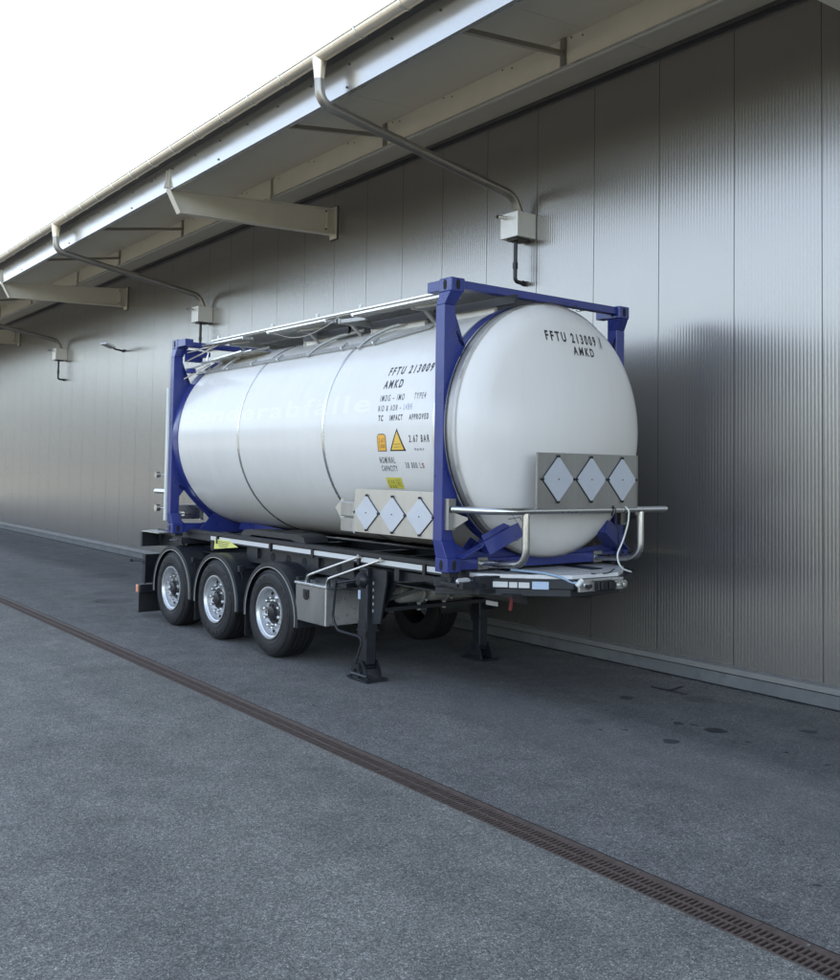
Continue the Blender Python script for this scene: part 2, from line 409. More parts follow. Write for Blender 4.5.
MB().box(xa, xb, WY + .012, WY + .15, .0, 6.95).build('panel_core', 'flashing', wh, OF, smooth=0)
b = MB(); b.box(xa, xb, WY - .022, WY + .01, -.05, .122); b.build('plinth', 'concrete', wh, OF, smooth=0)
b = MB(); b.prism([(WY - .040, .136), (WY - .040, .188), (WY - .004, .206), (WY + .011, .206), (WY + .011, .150), (WY - .037, .136)], 'x', xa, xb)
b.build('base_flashing', 'flashing', wh, OF, smooth=0)
b = MB(); b.box(xa, xb, WY - .045, WY + .011, 6.83, 6.872); b.build('top_flashing', 'flash', wh, OF, smooth=0)
# other walls and the roof of the hall
b = MB(); b.box(xa, xb, 32, 32.2, 0, 7); b.box(xa - .2, xa, WY, 32.2, 0, 8.6); b.box(xb, xb + .2, WY, 32.2, 0, 8.6)
b.build('outer_wall', 'wall', wh, OF, smooth=0)
SL = math.tan(R(3.9))
def sz(y): return 6.83 + (y - 1.95) * SL
b = MB(); b.prism([(.05, sz(.05) + .05), (17.6, sz(17.6) + .05), (35.5, sz(.05)), (35.5, sz(.05) + .22), (17.6, sz(17.6) + .25), (.05, sz(.05) + .15)], 'x', xa - .3, xb + .3)
b.build('roof', 'wall', wh, OF, smooth=0)
b = MB(); x = xa
while x < xb - .01:
    x2 = min(x + 2.946, xb)
    b.prism([(.23, sz(.23)), (3.10, sz(3.10)), (3.10, sz(3.10) + .03), (.23, sz(.23) + .03)], 'x', x + .003, x2 - .003); x = x2
b.build('soffit', 'soffit', wh, OF, smooth=0)
# fascia channel with screws
b = MB(); b.prism([(.22, 6.30), (.22, 6.735), (.232, 6.735), (.232, 6.312), (.285, 6.312), (.285, 6.30)], 'x', xa, xb)
fa = b.build('fascia', 'fascia', wh, OF, smooth=0)
b = MB(); k = 0
xx = 7.6
while xx > -32:
    b.lathe([(.0, .001), (.0, .013), (.006, .013), (.006, .006), (.012, .001)], (xx, .208, 6.60), 'y', 8)
    if k % 4 == 0: b.lathe([(.0, .001), (.0, .015), (.012, .012), (.012, .001)], (xx - .04, .208, 6.351), 'y', 8)
    xx -= .81; k += 1
b.build('screw', 'hub', fa, OF)
b = MB(); b.box(xa, xb, .06, .22, 6.715, 6.76); b.build('eave_trim', 'flash', wh, OF, smooth=0)
# soffit beam (channel section, lip towards the gutter)
b = MB(); b.prism([(1.95, 6.50), (1.95, 6.825), (1.958, 6.825), (1.958, 6.498), (1.965, 6.498), (1.965, 6.480), (1.915, 6.480), (1.915, 6.498)], 'x', xa, xb)
sb = b.build('soffit_beam', 'girder', wh, OF, smooth=0)
b = MB(); b.box(xa, xb, 1.905, 1.914, 6.478, 6.500); b.build('lip_trim', 'fascia', sb, OF, smooth=0)
b = MB()
for i in range(40):
    for dx in (.2, .75):
        b.disc((3.9 - i * 1.1 + dx * .3, 1.945, 6.80 - .03 * (dx > .5)), .009, 'y', -.004, .004, 8)
b.build('rivet', 'hub', sb, OF)
# struts between fascia and beam
GX = -7.127
for X in [-.25 + 3.355 * k for k in range(2, -9, -1)]:
    if min(abs(X - (GX + 9.69 * j)) for j in range(-3, 3)) < .5: continue
    s_ = MB(); s_.bar((X, .287, 6.335), (X - .3, 1.94, 6.66), .05, .05); s_.box(X - .33, X - .27, 1.925, 1.929, 6.52, 6.82)
    s_.box(X - .34, X - .26, 1.929, 1.949, 6.50, 6.82)
    s_.build('strut', 'pipe', wh, OF, smooth=0)
# tapered cantilever girders
for j in range(-3, 2):
    X = GX + 9.69 * j
    g = MB(); top = [(.21, 6.325), (3.13, 6.525)]; bot = [(.395, 5.985), (3.13, 6.085)]
    w2 = .006
    g.prism([(.23, 6.33), (.40, 5.995), (3.13, 6.09), (3.13, 6.52)], 'x', X - w2, X + w2)
    g.add(*[[(X + dx, y, z + dz) for dz in (0, -.014) for (y, z) in top for dx in (-.07, .07)], [(0, 1, 3, 2), (4, 6, 7, 5), (0, 4, 5, 1), (2, 3, 7, 6), (0, 2, 6, 4), (1, 5, 7, 3)]])
    g.add(*[[(X + dx, y, z + dz) for dz in (0, .014) for (y, z) in bot for dx in (-.07, .07)], [(0, 1, 3, 2), (4, 6, 7, 5), (0, 4, 5, 1), (2, 3, 7, 6), (0, 2, 6, 4), (1, 5, 7, 3)]])
    g.add(*[[(X + dx, .205 + .185 * t + e, 6.325 - .34 * t) for t in (0, 1) for e in (0, .012) for dx in (-.07, .07)], [(0, 1, 3, 2), (4, 6, 7, 5), (0, 4, 5, 1), (2, 3, 7, 6), (0, 2, 6, 4), (1, 5, 7, 3)]])
    go = g.build('girder', 'girder', wh, OF, smooth=0)
    e = MB(); e.box(X - .10, X + .10, 3.131, 3.150, 6.02, 6.56); e.box(X + .008, X + .07, 2.98, 2.99, 6.10, 6.505); e.build('end_plate', 'girder', go, OF, smooth=0)
    e = MB(); e.box(X - .11, X + .11, 3.151, 3.165, 6.0, 6.58); e.build('packing_plate', 'flash', go, OF, smooth=0)
    e = MB()
    for z_ in (6.16, 6.46): e.disc((X + .045, 2.97, z_), .016, 'y', -.012, .012, 6)
    e.build('bolt', 'hub', go, OF, smooth=0)
    e = MB(); e.prism([(.16, 6.34), (.218, 6.34), (.218, 6.62), (.20, 6.62), (.19, 6.45)], 'x', X - .05, X - .042); e.prism([(.16, 6.34), (.218, 6.34), (.218, 6.62), (.20, 6.62), (.19, 6.45)], 'x', X + .042, X + .05)
    e.box(X - .055, X + .055, 1.90, 1.925, 6.455, 6.79)
    e.build('hanger_plate', 'girder', go, OF, smooth=0)
# gutter: half round with bead, brackets every 0.8 m, funnels where the downpipes start
GZ, GR = 6.727, .083
b = MB(); prof = []
n = 14; base = []
for side, rr in ((0, GR), (1, GR - .003)):
    ang = [PI + PI * k / n for k in range(n + 1)]
    if side: ang = ang[::-1]
    base += [(rr * math.cos(a), GZ + rr * math.sin(a)) for a in ang]
b.prism(base, 'x', xa, xb)
gt = b.build('gutter', 'zinc', wh, OF, smooth=40)
b = MB(); b.tube([(xa, -GR, GZ + .004), (xb, -GR, GZ + .004)], .010, 8)
b.build('gutter_bead', 'zinc', gt, OF)
PIPES = [-2.394 + 9.6 * j for j in range(-2, 2)]
x = 7.2 + .02
while x > -45:
    if min(abs(x - q) for q in PIPES) > .2:
        r_ = MB(); r_.lathe([(-.013, GR + .001), (-.011, GR + .009), (.011, GR + .009), (.013, GR + .001)], (x, 0, GZ), 'x', 16, PI, 2 * PI)
        r_.box(x - .012, x + .012, -GR - .013, -GR + .012, GZ + .002, GZ + .02); r_.box(x - .012, x + .012, GR, .22, GZ - .002, GZ + .004)
        r_.build('gutter_bracket', 'steel', gt, OF)
    x -= .80
# downpipes
LB = {0: 'zinc downpipe crossing to the small wall box farthest left', 1: 'slanting zinc downpipe with wall box above the far end of the tank', 2: 'large slanting zinc downpipe running to the nearest wall box, above the tank container', 3: 'zinc downpipe'}
def downpipe(X):
    t = empty('downpipe', (X, WY, 5.3))
    of = (X, WY, 5.3)
    f = MB()
    rings = [(.088, .082, GZ - .03), (.080, .079, GZ - .08), (.064, .064, GZ - .19), (.059, .059, GZ - .235), (.058, .058, GZ - .27)]
    n = 20; bs = len(f.v)
    for (rx, ry, z) in rings:
        for k in range(n): a = 2 * PI * k / n; f.v.append((X + rx * math.cos(a), ry * math.sin(a), z))
    for i in range(len(rings) - 1):
        for k in range(n): f.f.append((i * n + k, i * n + (k + 1) % n, (i + 1) * n + (k + 1) % n, (i + 1) * n + k))
    f.build('funnel', 'zinc', t, of, smooth=50)
    p = MB(); p.tube([(X, .0, 6.50), (X, .02, 6.20), (X, 2.92, 5.69), (X, 3.04, 5.44)], .057, 20, fillet=.20, fn=8)
    pp = p.build('pipe', 'pipe', t, of, smooth=50)
    p = MB()
    for (y, z, dy, dz) in ((.33, 6.148, 1, -.176), (2.66, 5.737, 1, -.176), (1.1, 6.012, 1, -.176)):
        d = Vector((0, dy, dz)).normalized() * .02; c = Vector((X, y, z)); p.tube([c - d, c + d], .0605, 20)
    p.build('pipe_collar', 'pipe', pp, of, smooth=40)
    q = MB(); y0 = 2.84; q.box(X - .155, X + .165, y0, WY - .004, 5.135, 5.455); bx = q.build('rain_box', 'boxm', t, of, smooth=0, bevel=.004)
    q = MB(); q.box(X - .10, X + .10, y0 + .06, WY - .05, 5.112, 5.134); q.build('box_outlet', 'flash', bx, of, smooth=0)
    q = MB(); q.tube([(X - .06, y0 - .002, 5.40), (X - .06, y0 - .14, 5.395)], .024, 12, caps=False); q.build('overflow_spout', 'steel', bx, of)
    q = MB(); q.tube([(X - .03, 2.99, 5.12), (X - .03, 2.99, 4.60), (X - .03, WY - .02, 4.585)], .026, 12, fillet=.05)
    q.tube([(X - .03, 2.99, 4.84), (X - .03, 2.99, 4.76)], .034, 12); q.tube([(X - .03, WY - .05, 4.59), (X - .03, WY - .002, 4.587)], .036, 12)
    q.build('outlet_pipe', 'blackpl', t, of)
    return t
for i, X in enumerate(PIPES):
    if X > 5: continue
    tag(downpipe(X), LB[i], 'downpipe', 'downpipes from the gutter to the wall boxes')
# floodlight
t = tag(empty('wall_lamp', (-16.9, WY, 5.05)), 'small floodlight on a short arm fixed to the cladding, left of the tank', 'lamp')
of = (-16.9, WY, 5.05)
b = MB(); b.box(-16.99, -16.81, WY - .03, WY, 4.97, 5.03); b.tube([(-16.9, WY - .02, 5.0), (-16.88, WY - .22, 5.02), (-16.84, WY - .32, 5.05)], .022, 8); b.build('arm', 'hub', t, of)
b = MB(); b.bar((-16.85, WY - .30, 5.05), (-16.72, WY - .58, 5.12), .22, .05); b.build('housing', 'alu', t, of, smooth=0, bevel=.01)

# ------------------------------------------------------------------ trailer + container frame of reference
DL = 0.016586
def uvw(name, z=0, u=0, v=0):
    c, s = math.cos(DL), math.sin(DL)
    o = empty(name, (u * c - v * s, u * s + v * c, z), DL)
    return o
TV, TZ, TR = 1.22, 2.56, 1.22       # tank axis and radius
# ================= tank container
TC = tag(uvw('tank_container', 1.24, -3.0, 1.22), 'white cylindrical tank container in a dark blue end frame, resting on the trailer', 'tank container')
TO = (-3.0, 1.22, 1.24)
def P(b, name, m, parent=TC, smooth=30, bevel=0, off=TO): return b.build(name, m, parent, off, smooth, bevel)
def head_u(r):
    """outer surface of the front head: u at radius r (torispherical)"""
    rk = .24
    if r <= TR - rk:
        return .475 - (r * r) / (2 * 2.55)
    e = .475 - ((TR - rk) ** 2) / (2 * 2.55)
    t = (r - (TR - rk)) / rk
    return e - .0 - (1 - math.sqrt(max(0, 1 - t * t))) * .20 - .078 * t
UC = head_u(TR)
prof = [(UC - .0, TR)] + [(head_u(TR - .24 + .24 * math.sin(PI / 2 * (1 - k / 12))), TR - .24 + .24 * math.sin(PI / 2 * (1 - k / 12))) for k in range(1, 13)]
prof += [(head_u(r), max(.001, r)) for r in [.98 * (1 - k / 14) for k in range(1, 15)]]
b = MB(); b.lathe([(.035, TR), (.08, TR)] + prof, (0, TV, TZ), 'x', 128)
hd = P(b, 'tank_head', 'white', smooth=60)
b = MB(); b.lathe([(-6.02, TR), (-.03, TR)], (0, TV, TZ), 'x', 128)
sh = P(b, 'tank_shell', 'white', smooth=60)
b = MB(); b.lathe([(-6.02 - (u_ - UC) * .6, r_) for u_, r_ in prof], (0, TV, TZ), 'x', 96)
P(b, 'rear_head', 'white', smooth=60)
for (a, c_) in ((-4.06, -4.02), (-2.13, -2.09)):
    b = MB(); b.lathe([(a, TR), (a, TR + .006), (a + .006, TR + .009), (c_ - .006, TR + .009), (c_, TR + .006), (c_, TR)], (0, TV, TZ), 'x', 128); P(b, 'band', 'steel', smooth=20)
b = MB(); b.lathe([(-.03, TR - .01), (-.03, TR + .006), (.03, TR + .006), (.035, TR - .004)], (0, TV, TZ), 'x', 128); P(b, 'band', 'bandm', smooth=20)
b = MB(); b.lathe([(-.055, TR + .001), (-.055, TR + .012), (-.031, TR + .012)], (0, TV, TZ), 'x', 128); P(b, 'seal', 'flash', smooth=20)

b = MB(); b.lathe([(-.235, TR), (-.235, TR + .006), (-.205, TR + .006), (-.205, TR)], (0, TV, TZ), 'x', 128); P(b, 'band', 'steel', smooth=20)
# corner castings with their slots
def casting(u0, u1, v0, v1, z0, z1):
    o = MB(); o.box(u0, u1, v0, v1, z0, z1); c = P(o, 'corner_casting', 'blue', bevel=.006)
    h = MB()
    uc, vc, zc = (u0 + u1) / 2, (v0 + v1) / 2, (z0 + z1) / 2
    def slot(plane, side):
        pts = [];
        for k in range(20):
            a = 2 * PI * k / 20; x = .024 * math.cos(a); z = .036 * math.sin(a) + (.012 if math.sin(a) > 0 else -.012)
            pts.append((x, z))
        if plane == 'v': h.prism([(uc + x, zc + z) for x, z in pts], 'y', side - .0015, side + .0015)
        else: h.prism([(vc + x, zc + z) for x, z in pts], 'x', side - .0015, side + .0015)
    slot('v', v0); slot('v', v1); slot('u', u0); slot('u', u1)
    P(h, 'casting_slot', 'dark', c, smooth=0)
ZB, ZT = 1.24, 3.90; CH = .125
for u0 in (-.178, -6.06):
    for v0 in (0, 2.278):
        for z0 in (ZB, ZT - CH): casting(u0, u0 + .178, v0, v0 + .162, z0, z0 + CH)

# end frames: post, gusset web, saddle ring, top rail, bottom sill
def arc_pts(a0, a1, r, n):
    return [(TV + r * math.cos(a0 + (a1 - a0) * k / n), TZ + r * math.sin(a0 + (a1 - a0) * k / n)) for k in range(n + 1)]
def frame(s, uo):
    """uo: outer u of the frame; s = +1 front, -1 rear (outward direction)"""
    def U(d): return uo - s * d                  # d metres inwards
    g0 = .080 if s > 0 else .100
    for side in (0, 1):
        mv = (lambda v: v) if side == 0 else (lambda v: 2.44 - v)
        d0, d1 = (.075, .20) if s > 0 else (.0, .115)
        o = MB(); a, c_ = sorted((U(d0), U(d1)))
        o.box(a, c_, *sorted((mv(-.013), mv(.115))), 1.52, 3.66)
        # tapered ends to the castings
        for (za, zb, ua, ub, va, vb) in ((3.66, ZT - CH, (U(d0), U(d1)), (U(.01), U(.17)), (-.013, .115), (.002, .15)), (1.52, ZB + CH, (U(d0), U(d1)), (U(.015), U(.172)), (-.013, .115), (.002, .155))):
            vs = [(u_, mv(v_), za) for u_ in sorted(ua) for v_ in va] + [(u_, mv(v_), zb) for u_ in sorted(ub) for v_ in vb]
            o.add(vs, [(0, 1, 3, 2), (4, 6, 7, 5), (0, 4, 5, 1), (2, 3, 7, 6), (0, 2, 6, 4), (1, 5, 7, 3)])
        P(o, 'post', 'blue', smooth=0, bevel=.004)
        # upper gusset: between post and tank circle, notch curve at the top
        angs = lambda z: math.asin(max(-1, min(1, (z - TZ) / (TR + .02))))
        rr = TR + .008
        def tv(z): return TV - math.sqrt(max(0, rr * rr - (z - TZ) ** 2))
        poly = []
        if s > 0: zs_up, zs_lo = 3.30, 1.93
        else: zs_up, zs_lo = 3.34, 1.86
        poly += [(.112, 3.60), (.125, 3.50), (.13, 3.42), (.16, 3.34), (.21, 3.29), (tv(3.30) + .0, 3.30)]
        zz = [3.22 - (3.22 - zs_lo) * k / 16 for k in range(17)]
        poly += [(max(tv(z), .006), z) for z in zz]
        poly += [(.112, zs_lo - .12)]
        poly = [(mv(v), z) for v, z in poly]
        o = MB(); a, c_ = sorted((U(g0), U(g0 + .012))); o.prism(poly, 'x', a, c_); P(o, 'gusset', 'blue', smooth=0)
        # lower web
        if s > 0:
            lo = [(.112, 1.60), (.15, 1.50), (.30, 1.42), (.62, 1.39), (tv(1.48), 1.48), (tv(1.40), 1.40), (TV, TZ - rr), (TV, 1.30), (.16, 1.30), (.10, 1.36)]
        else:
            lo = [(.112, 1.86), (tv(1.86), 1.86), (tv(1.80), 1.80), (tv(1.7), 1.70), (tv(1.6), 1.60), (tv(1.5), 1.50), (tv(1.42), 1.42), (tv(1.36), 1.36), (TV, TZ - rr), (TV, 1.25), (.93, 1.25), (.80, 1.36), (.18, 1.36), (.115, 1.5)]
        if s > 0:
            o = MB(); o.prism([(mv(v), z) for v, z in lo], 'x', *sorted((U(g0), U(g0 + .012)))); P(o, 'gusset', 'blue', smooth=0)
        else:
            # web with an oval hole: build as two strips
            outer = [(mv(v), z) for v, z in [(.112, 1.86), (.14, 1.84), (.185, 1.83), (.26, 1.74), (.40, 1.60), (.52, 1.49), (.57, 1.44), (.53, 1.385), (.45, 1.37), (.20, 1.375), (.14, 1.42), (.112, 1.45), (.112, 1.36), (.16, 1.33), (.80, 1.33), (.90, 1.25), (TV, 1.25), (TV, TZ - rr), (.95, TZ - math.sqrt(rr * rr - .27 ** 2)), (tv(1.42), 1.42), (tv(1.5), 1.50), (tv(1.6), 1.60), (tv(1.7), 1.70), (tv(1.8), 1.80), (tv(1.86), 1.86), (.115, 1.90)]]
            o = MB(); o.prism(outer, 'x', *sorted((U(g0), U(g0 + .012)))); P(o, 'gusset', 'blue', smooth=0)
        # folded stiffener on the gusset edge
        if s > 0:
            o = MB(); o.bar((U(.078), mv(.125), 2.95), (U(.078), mv(.20), 3.26), .006, .012, (0, 1, 0)); P(o, 'weld_seam', 'blue', smooth=0)
    for v0 in (.0, 2.31):
        o = MB(); o.box(*sorted((U(.18), U(.355 if s > 0 else .42))), v0 + .004, v0 + .124, ZT - .108, ZT - .012); P(o, 'side_stub', 'blue', smooth=0, bevel=.004)
    # saddle ring
    o = MB(); d0, d1 = (.094, .195) if s > 0 else (.115, .28)
    o.lathe([(U(d0), TR + .002), (U(d0), TR + .012), (U(d1), TR + .012), (U(d1), TR + .002)], (0, TV, TZ), 'x', 96, closed=True)
    P(o, 'saddle_ring', 'blue', smooth=40)
    o = MB(); o.box(*sorted((U(.035), U(.125))), .162, 2.278, ZT - .085, ZT - .010); P(o, 'top_rail', 'blue', bevel=.004)
    o = MB(); o.box(*sorted((U(.03), U(.15))), .162, 2.278, ZB + .015, ZB + .11); P(o, 'bottom_sill', 'blue', bevel=.004)
frame(1, 0.0); frame(-1, -6.06)
# rear top brackets seen through the gap
b = MB(); b.box(-5.88, -5.60, .30, .36, 3.66, 3.72); b.box(-5.9, -5.84, .12, .36, 3.60, 3.76); b.box(-5.88, -5.75, .13, .22, 3.44, 3.50); P(b, 'frame_bracket', 'blue', smooth=0)
# front cradle brace: channel from the casting up under the head
for side in (0, 1):
    mv = (lambda v: v) if side == 0 else (lambda v: 2.44 - v)
    o = MB(); up = (0, 0, 1)
    o.bar((.05, mv(.10), 1.375), (.17, mv(.66), 1.66), .10, .012, up); o.bar((.10, mv(.34), 1.46), (.20, mv(.66), 1.63), .15, .13, up); o.bar((.125, mv(.30), 1.55), (.22, mv(.62), 1.72), .012, .05, up)
    P(o, 'cradle_brace', 'blue', smooth=0)
# bottom cradle under the tank
o = MB()
for uu in (-.33, -5.75):
    o.prism([(.30, 1.27)] + [(v, TZ - math.sqrt(1.235 ** 2 - (v - TV) ** 2)) for v in [.55 + 1.34 * k / 14 for k in range(15)]] + [(2.14, 1.27), (2.14, 1.25), (.30, 1.25)], 'x', uu, uu + .012)
P(o, 'cradle_web', 'blue', smooth=0)
o = MB(); o.prism([(-5.6, 1.30), (-4.9, 1.26), (-4.75, 1.26), (-4.4, 1.36), (-5.5, 1.42)], 'y', .85, .87); P(o, 'cradle_web', 'blue', smooth=0)

# conduit, clips and hoses along the upper flank
def tp(u, th, r=TR + .022):
    a = R(th); return (u, TV - r * math.cos(a), TZ + r * math.sin(a))
b = MB()
for dth in (0, 1.3, 2.6): b.tube([tp(-6.0 + .09 * k, 45.5 + dth + (3.2 / 50) * k + (0 if k < 48 else (k - 48) * .9)) for k in range(57)], .009, 8)
cn = P(b, 'conduit', 'grating')
b = MB()
for u_ in (-5.7, -5.05, -4.4, -3.75, -3.05, -2.35, -1.75):
    th = 46.3 + (u_ + 6) * .7; b.bar(tp(u_, th - 1.6, TR + .03), tp(u_, th + 3.6, TR + .03), .035, .02, (1, 0, 0)); b.disc(tp(u_, th - 1, TR + .04), .012, 'y', -.012, .012, 8)
P(b, 'clip', 'alu', cn, smooth=0)
for u_, u2 in ((-5.2, -4.7), (-3.05, -2.5), (-2.0, -1.5)):
    b = MB(); b.tube([tp(u_, 46, TR + .03), tp(u_ + .06, 54, TR + .05), tp(u_ + .22, 62, TR + .06), tp(u2, 70, TR + .05)], .022, 10, fillet=.1); P(b, 'drain_hose', 'grating')
# walkway on top: side rail, gratings, brackets
wk = MB()
wk.box(-5.75, -.20, .44, .475, 3.898, 3.914)
wk.box(-5.75, -.20, 1.02, 1.045, 3.898, 3.914)
wkr = P(wk, 'walkway_rail', 'alu', smooth=0)
def grating(u0, u1, v0, v1, z, tr0=0, tr1=0):
    g = MB(); n = int((u1 - u0) / .055)
    for k in range(n + 1):
        u = u0 + (u1 - u0) * k / n
        g.box(u - .004, u + .004, v0 + .02, v1 - .02, z - .022, z - .002)
    m_ = int((v1 - v0) / .04)
    for k in range(1, m_):
        v = v0 + (v1 - v0) * k / m_
        g.box(u0, u1, v - .009, v + .009, z - .026, z - .003)
    go = P(g, 'walkway_grating', 'grating', smooth=0)
    e = MB(); e.box(u0 - .02, u1 + .02, v0, v0 + .028, z - .018, z + .002); e.box(u0 - .02, u1 + .02, v1 - .028, v1, z - .018, z + .002)
    e.bar((u0, v0 + .01, z - .015), (u0, v1, z - .015), .03, .03); e.bar((u1, v0 + .01, z - .015), (u1, v1, z - .015), .03, .03)
    P(e, 'edge_profile', 'alu', go, smooth=0)
    return go
grating(-5.60, -.22, .48, 1.01, 3.905)
for u0, u1 in ((-5.68, -4.52), (-3.86, -2.55), (-2.0, -.40)):
    grating(u0, u1, .27, .435, 3.828)
grating(-5.45, -.30, 1.06, 1.60, 3.905)
b = MB()
for u_ in (-5.1, -3.35, -2.45, -1.1):
    b.box(u_ - .02, u_ + .02, .40, 1.65, 3.78, 3.84); b.bar((u_, .55, 3.80), (u_, .72, 3.66), .05, .02); b.bar((u_ + .06, .40, 3.80), (u_ + .45, .46, 3.80), .03, .04)
P(b, 'support_bracket', 'grating', smooth=0)
for u0, u1 in ((-3.7, -3.0), (-2.25, -1.30), (-.8, -.22)):
    b = MB(); b.box(u0, u1, .72, .76, 3.60, 3.79); b.box(u0, u0 + .012, .70, 1.7, 3.60, 3.79); P(b, 'spill_box_side', 'white', smooth=0)
    b = MB(); b.box(u0 + .05, u1 + .35, .66, .70, 3.72, 3.80); P(b, 'dark_bracket', 'hub', smooth=0)
b = MB()
for u_ in (-5.55, -4.05, -3.0, -2.1, -.55):
    b.disc((u_, .455, 3.914), .022, 'z', 0, .045, 10)
P(b, 'rail_cap', 'cream')
# lower rear platform profile and its braces
b = MB(); b.bar((-5.72, .30, 3.58), (-4.62, .34, 3.655), .05, .02); b.bar((-5.66, .50, 3.60), (-4.45, .52, 3.66), .30, .012)
P(b, 'rear_step', 'alu', smooth=0)
b = MB()
for a, c_ in (((-5.86, .13, 3.60), (-5.3, .40, 3.84)), ((-5.86, .13, 3.48), (-5.35, .34, 3.60)), ((-5.9, .12, 3.36), (-5.6, .36, 3.56)), ((-5.6, .30, 3.56), (-5.6, .35, 3.85)), ((-5.86, .13, 3.72), (-5.2, .5, 3.86))):
    b.tube([a, c_], .012, 8)
P(b, 'brace', 'steel')
b = MB(); b.tube([(-3.9, .30, 3.84), (-3.4, .33, 3.70), (-3.0, .33, 3.69), (-2.5, .32, 3.78), (-2.3, .30, 3.83)], .004, 6, fillet=.25); P(b, 'wire', 'alu')

# rear-end fittings (left of the post)
b = MB(); b.tube([(-6.26, .06, 1.40), (-6.26, .06, 3.25)], .032, 10); P(b, 'rear_ladder', 'cream')
b = MB(); b.tube([(-6.35, .2, 2.02), (-6.62, .10, 2.03)], .012, 8); b.lathe([(-.03, .001), (-.03, .04), (.03, .04), (.03, .001)], (-6.62, .08, 2.03), 'y', 12)
b.tube([(-6.2, .2, 1.55), (-6.6, .10, 1.56)], .014, 8); b.lathe([(-.03, .001), (-.03, .05), (.03, .05), (.03, .001)], (-6.6, .08, 1.56), 'y', 12)
P(b, 'valve', 'steel')
b = MB(); b.tube([(-6.15, .1, 1.80), (-6.62, .06, 1.80)], .035, 10); P(b, 'bumper_tube', 'alu')
b = MB(); b.box(-6.3, -6.1, .16, .5, 1.42, 1.62); b.tube([(-6.2, .25, 1.5), (-6.0, .20, 1.5)], .03, 8); b.tube([(-6.0, .12, 1.5), (-6.0, .32, 1.5)], .012, 8); b.tube([(-6.15, .55, 1.4), (-6.15, .55, 1.66)], .03, 10); P(b, 'outlet_valve', 'steel')

# front bumper rail and its two U tubes
zr = 1.805
b = MB(); b.tube([(.0, .06, zr), (.42, .10, zr), (.54, .34, zr), (.54, 2.36, zr)], .032, 14, fillet=.12, fn=6); b.tube([(.52, 2.16, zr), (.3, 2.34, zr), (.0, 2.37, zr)], .012, 8)
rl = P(b, 'front_rail', 'steel', smooth=50)
b = MB()
for side in (0, 1):
    mv = (lambda v: v) if side == 0 else (lambda v: 2.44 - v)
    vv = .44 if side == 0 else .46
    b.tube([(.54, mv(vv), zr - .02), (.54, mv(vv), 1.34), (-.02, mv(vv), 1.30)], .034, 14, fillet=.14, fn=7)
P(b, 'rail_support', 'steel', rl, smooth=50)
b = MB()
for side in (0, 1):
    mv = (lambda v: v) if side == 0 else (lambda v: 2.44 - v)
    a, c_ = sorted((mv(.016), mv(.10))); b.box(-.075, -.012, a, c_, 1.62, 1.90)
    b.prism([(-.012, 1.78), (.20, 1.74), (.20, 1.72), (-.012, 1.62)], 'y', mv(.058), mv(.064))
    a, c_ = sorted((mv(.38), mv(.50))); b.box(-.03, -.018, a, c_, 1.25, 1.36)
P(b, 'flange', 'brushed', rl, smooth=0)
def placards(par, plate_box, axis, centers, hw, hh, name='placard_plate', back=.0):
    b = MB(); b.box(*plate_box); pl = P(b, name, 'plate' if axis == 'y' else 'brushed', par, smooth=0)
    return pl
# front placard board (3 diamonds)
pu = .565; b = MB(); b.box(pu, pu + .004, .55, 1.88, 1.835, 2.325); b.box(pu - .02, pu, .545, .560, 1.80, 2.325); b.box(pu - .02, pu, 1.89, 1.905, 1.75, 2.325); b.box(pu - .02, pu + .006, .60, 1.88, 1.82, 1.835)
fp = P(b, 'placard_board', 'brushed', smooth=0)
def diamond(par, c, axis, s_, hw, hh):
    """c centre (u,v,z); axis 'x' facing +u, 'y' facing -v"""
    d = MB(); poly = [(0, hh), (hw, 0), (0, -hh), (-hw, 0)]
    if axis == 'x': d.prism([(c[1] + x, c[2] + z) for x, z in poly], 'x', c[0] + .004, c[0] + .012)
    else: d.prism([(c[0] + x, c[2] + z) for x, z in poly], 'y', c[1] - .012, c[1] - .004)
    do = P(d, 'diamond_placard', 'plac', par, smooth=0)
    e = MB(); k = 1.02
    shadow_poly = [(0, hh * k), (hw * k, 0), (0, -hh * k), (-hw * k, 0)]; sh_ = -.008  # dark diamond, offset behind the placard, paints its shadow edge
    if axis == 'x': e.prism([(c[1] + x + sh_, c[2] + z) for x, z in shadow_poly], 'x', c[0] + .0005, c[0] + .0035)
    else: e.prism([(c[0] + x + .008, c[2] + z) for x, z in shadow_poly], 'y', c[1] - .0035, c[1] - .0005)
    for x, z in [(0, hh), (0, -hh), (hw, 0), (-hw, 0), (0, 0)]:
        r_ = .012 if (x or z) else .005
        if axis == 'x': e.disc((c[0] + .004, c[1] + x, c[2] + z), r_, 'x', 0, .016, 8)
        else: e.disc((c[0] + x, c[1] - .004, c[2] + z), r_, 'y', -.016, 0, 8)
    P(e, 'placard_clip_shadow', 'hub', par, smooth=0)
for vc in (.80, 1.235, 1.665): diamond(fp, (pu + .004, vc, 2.09), 'x', 1, .198, .205)
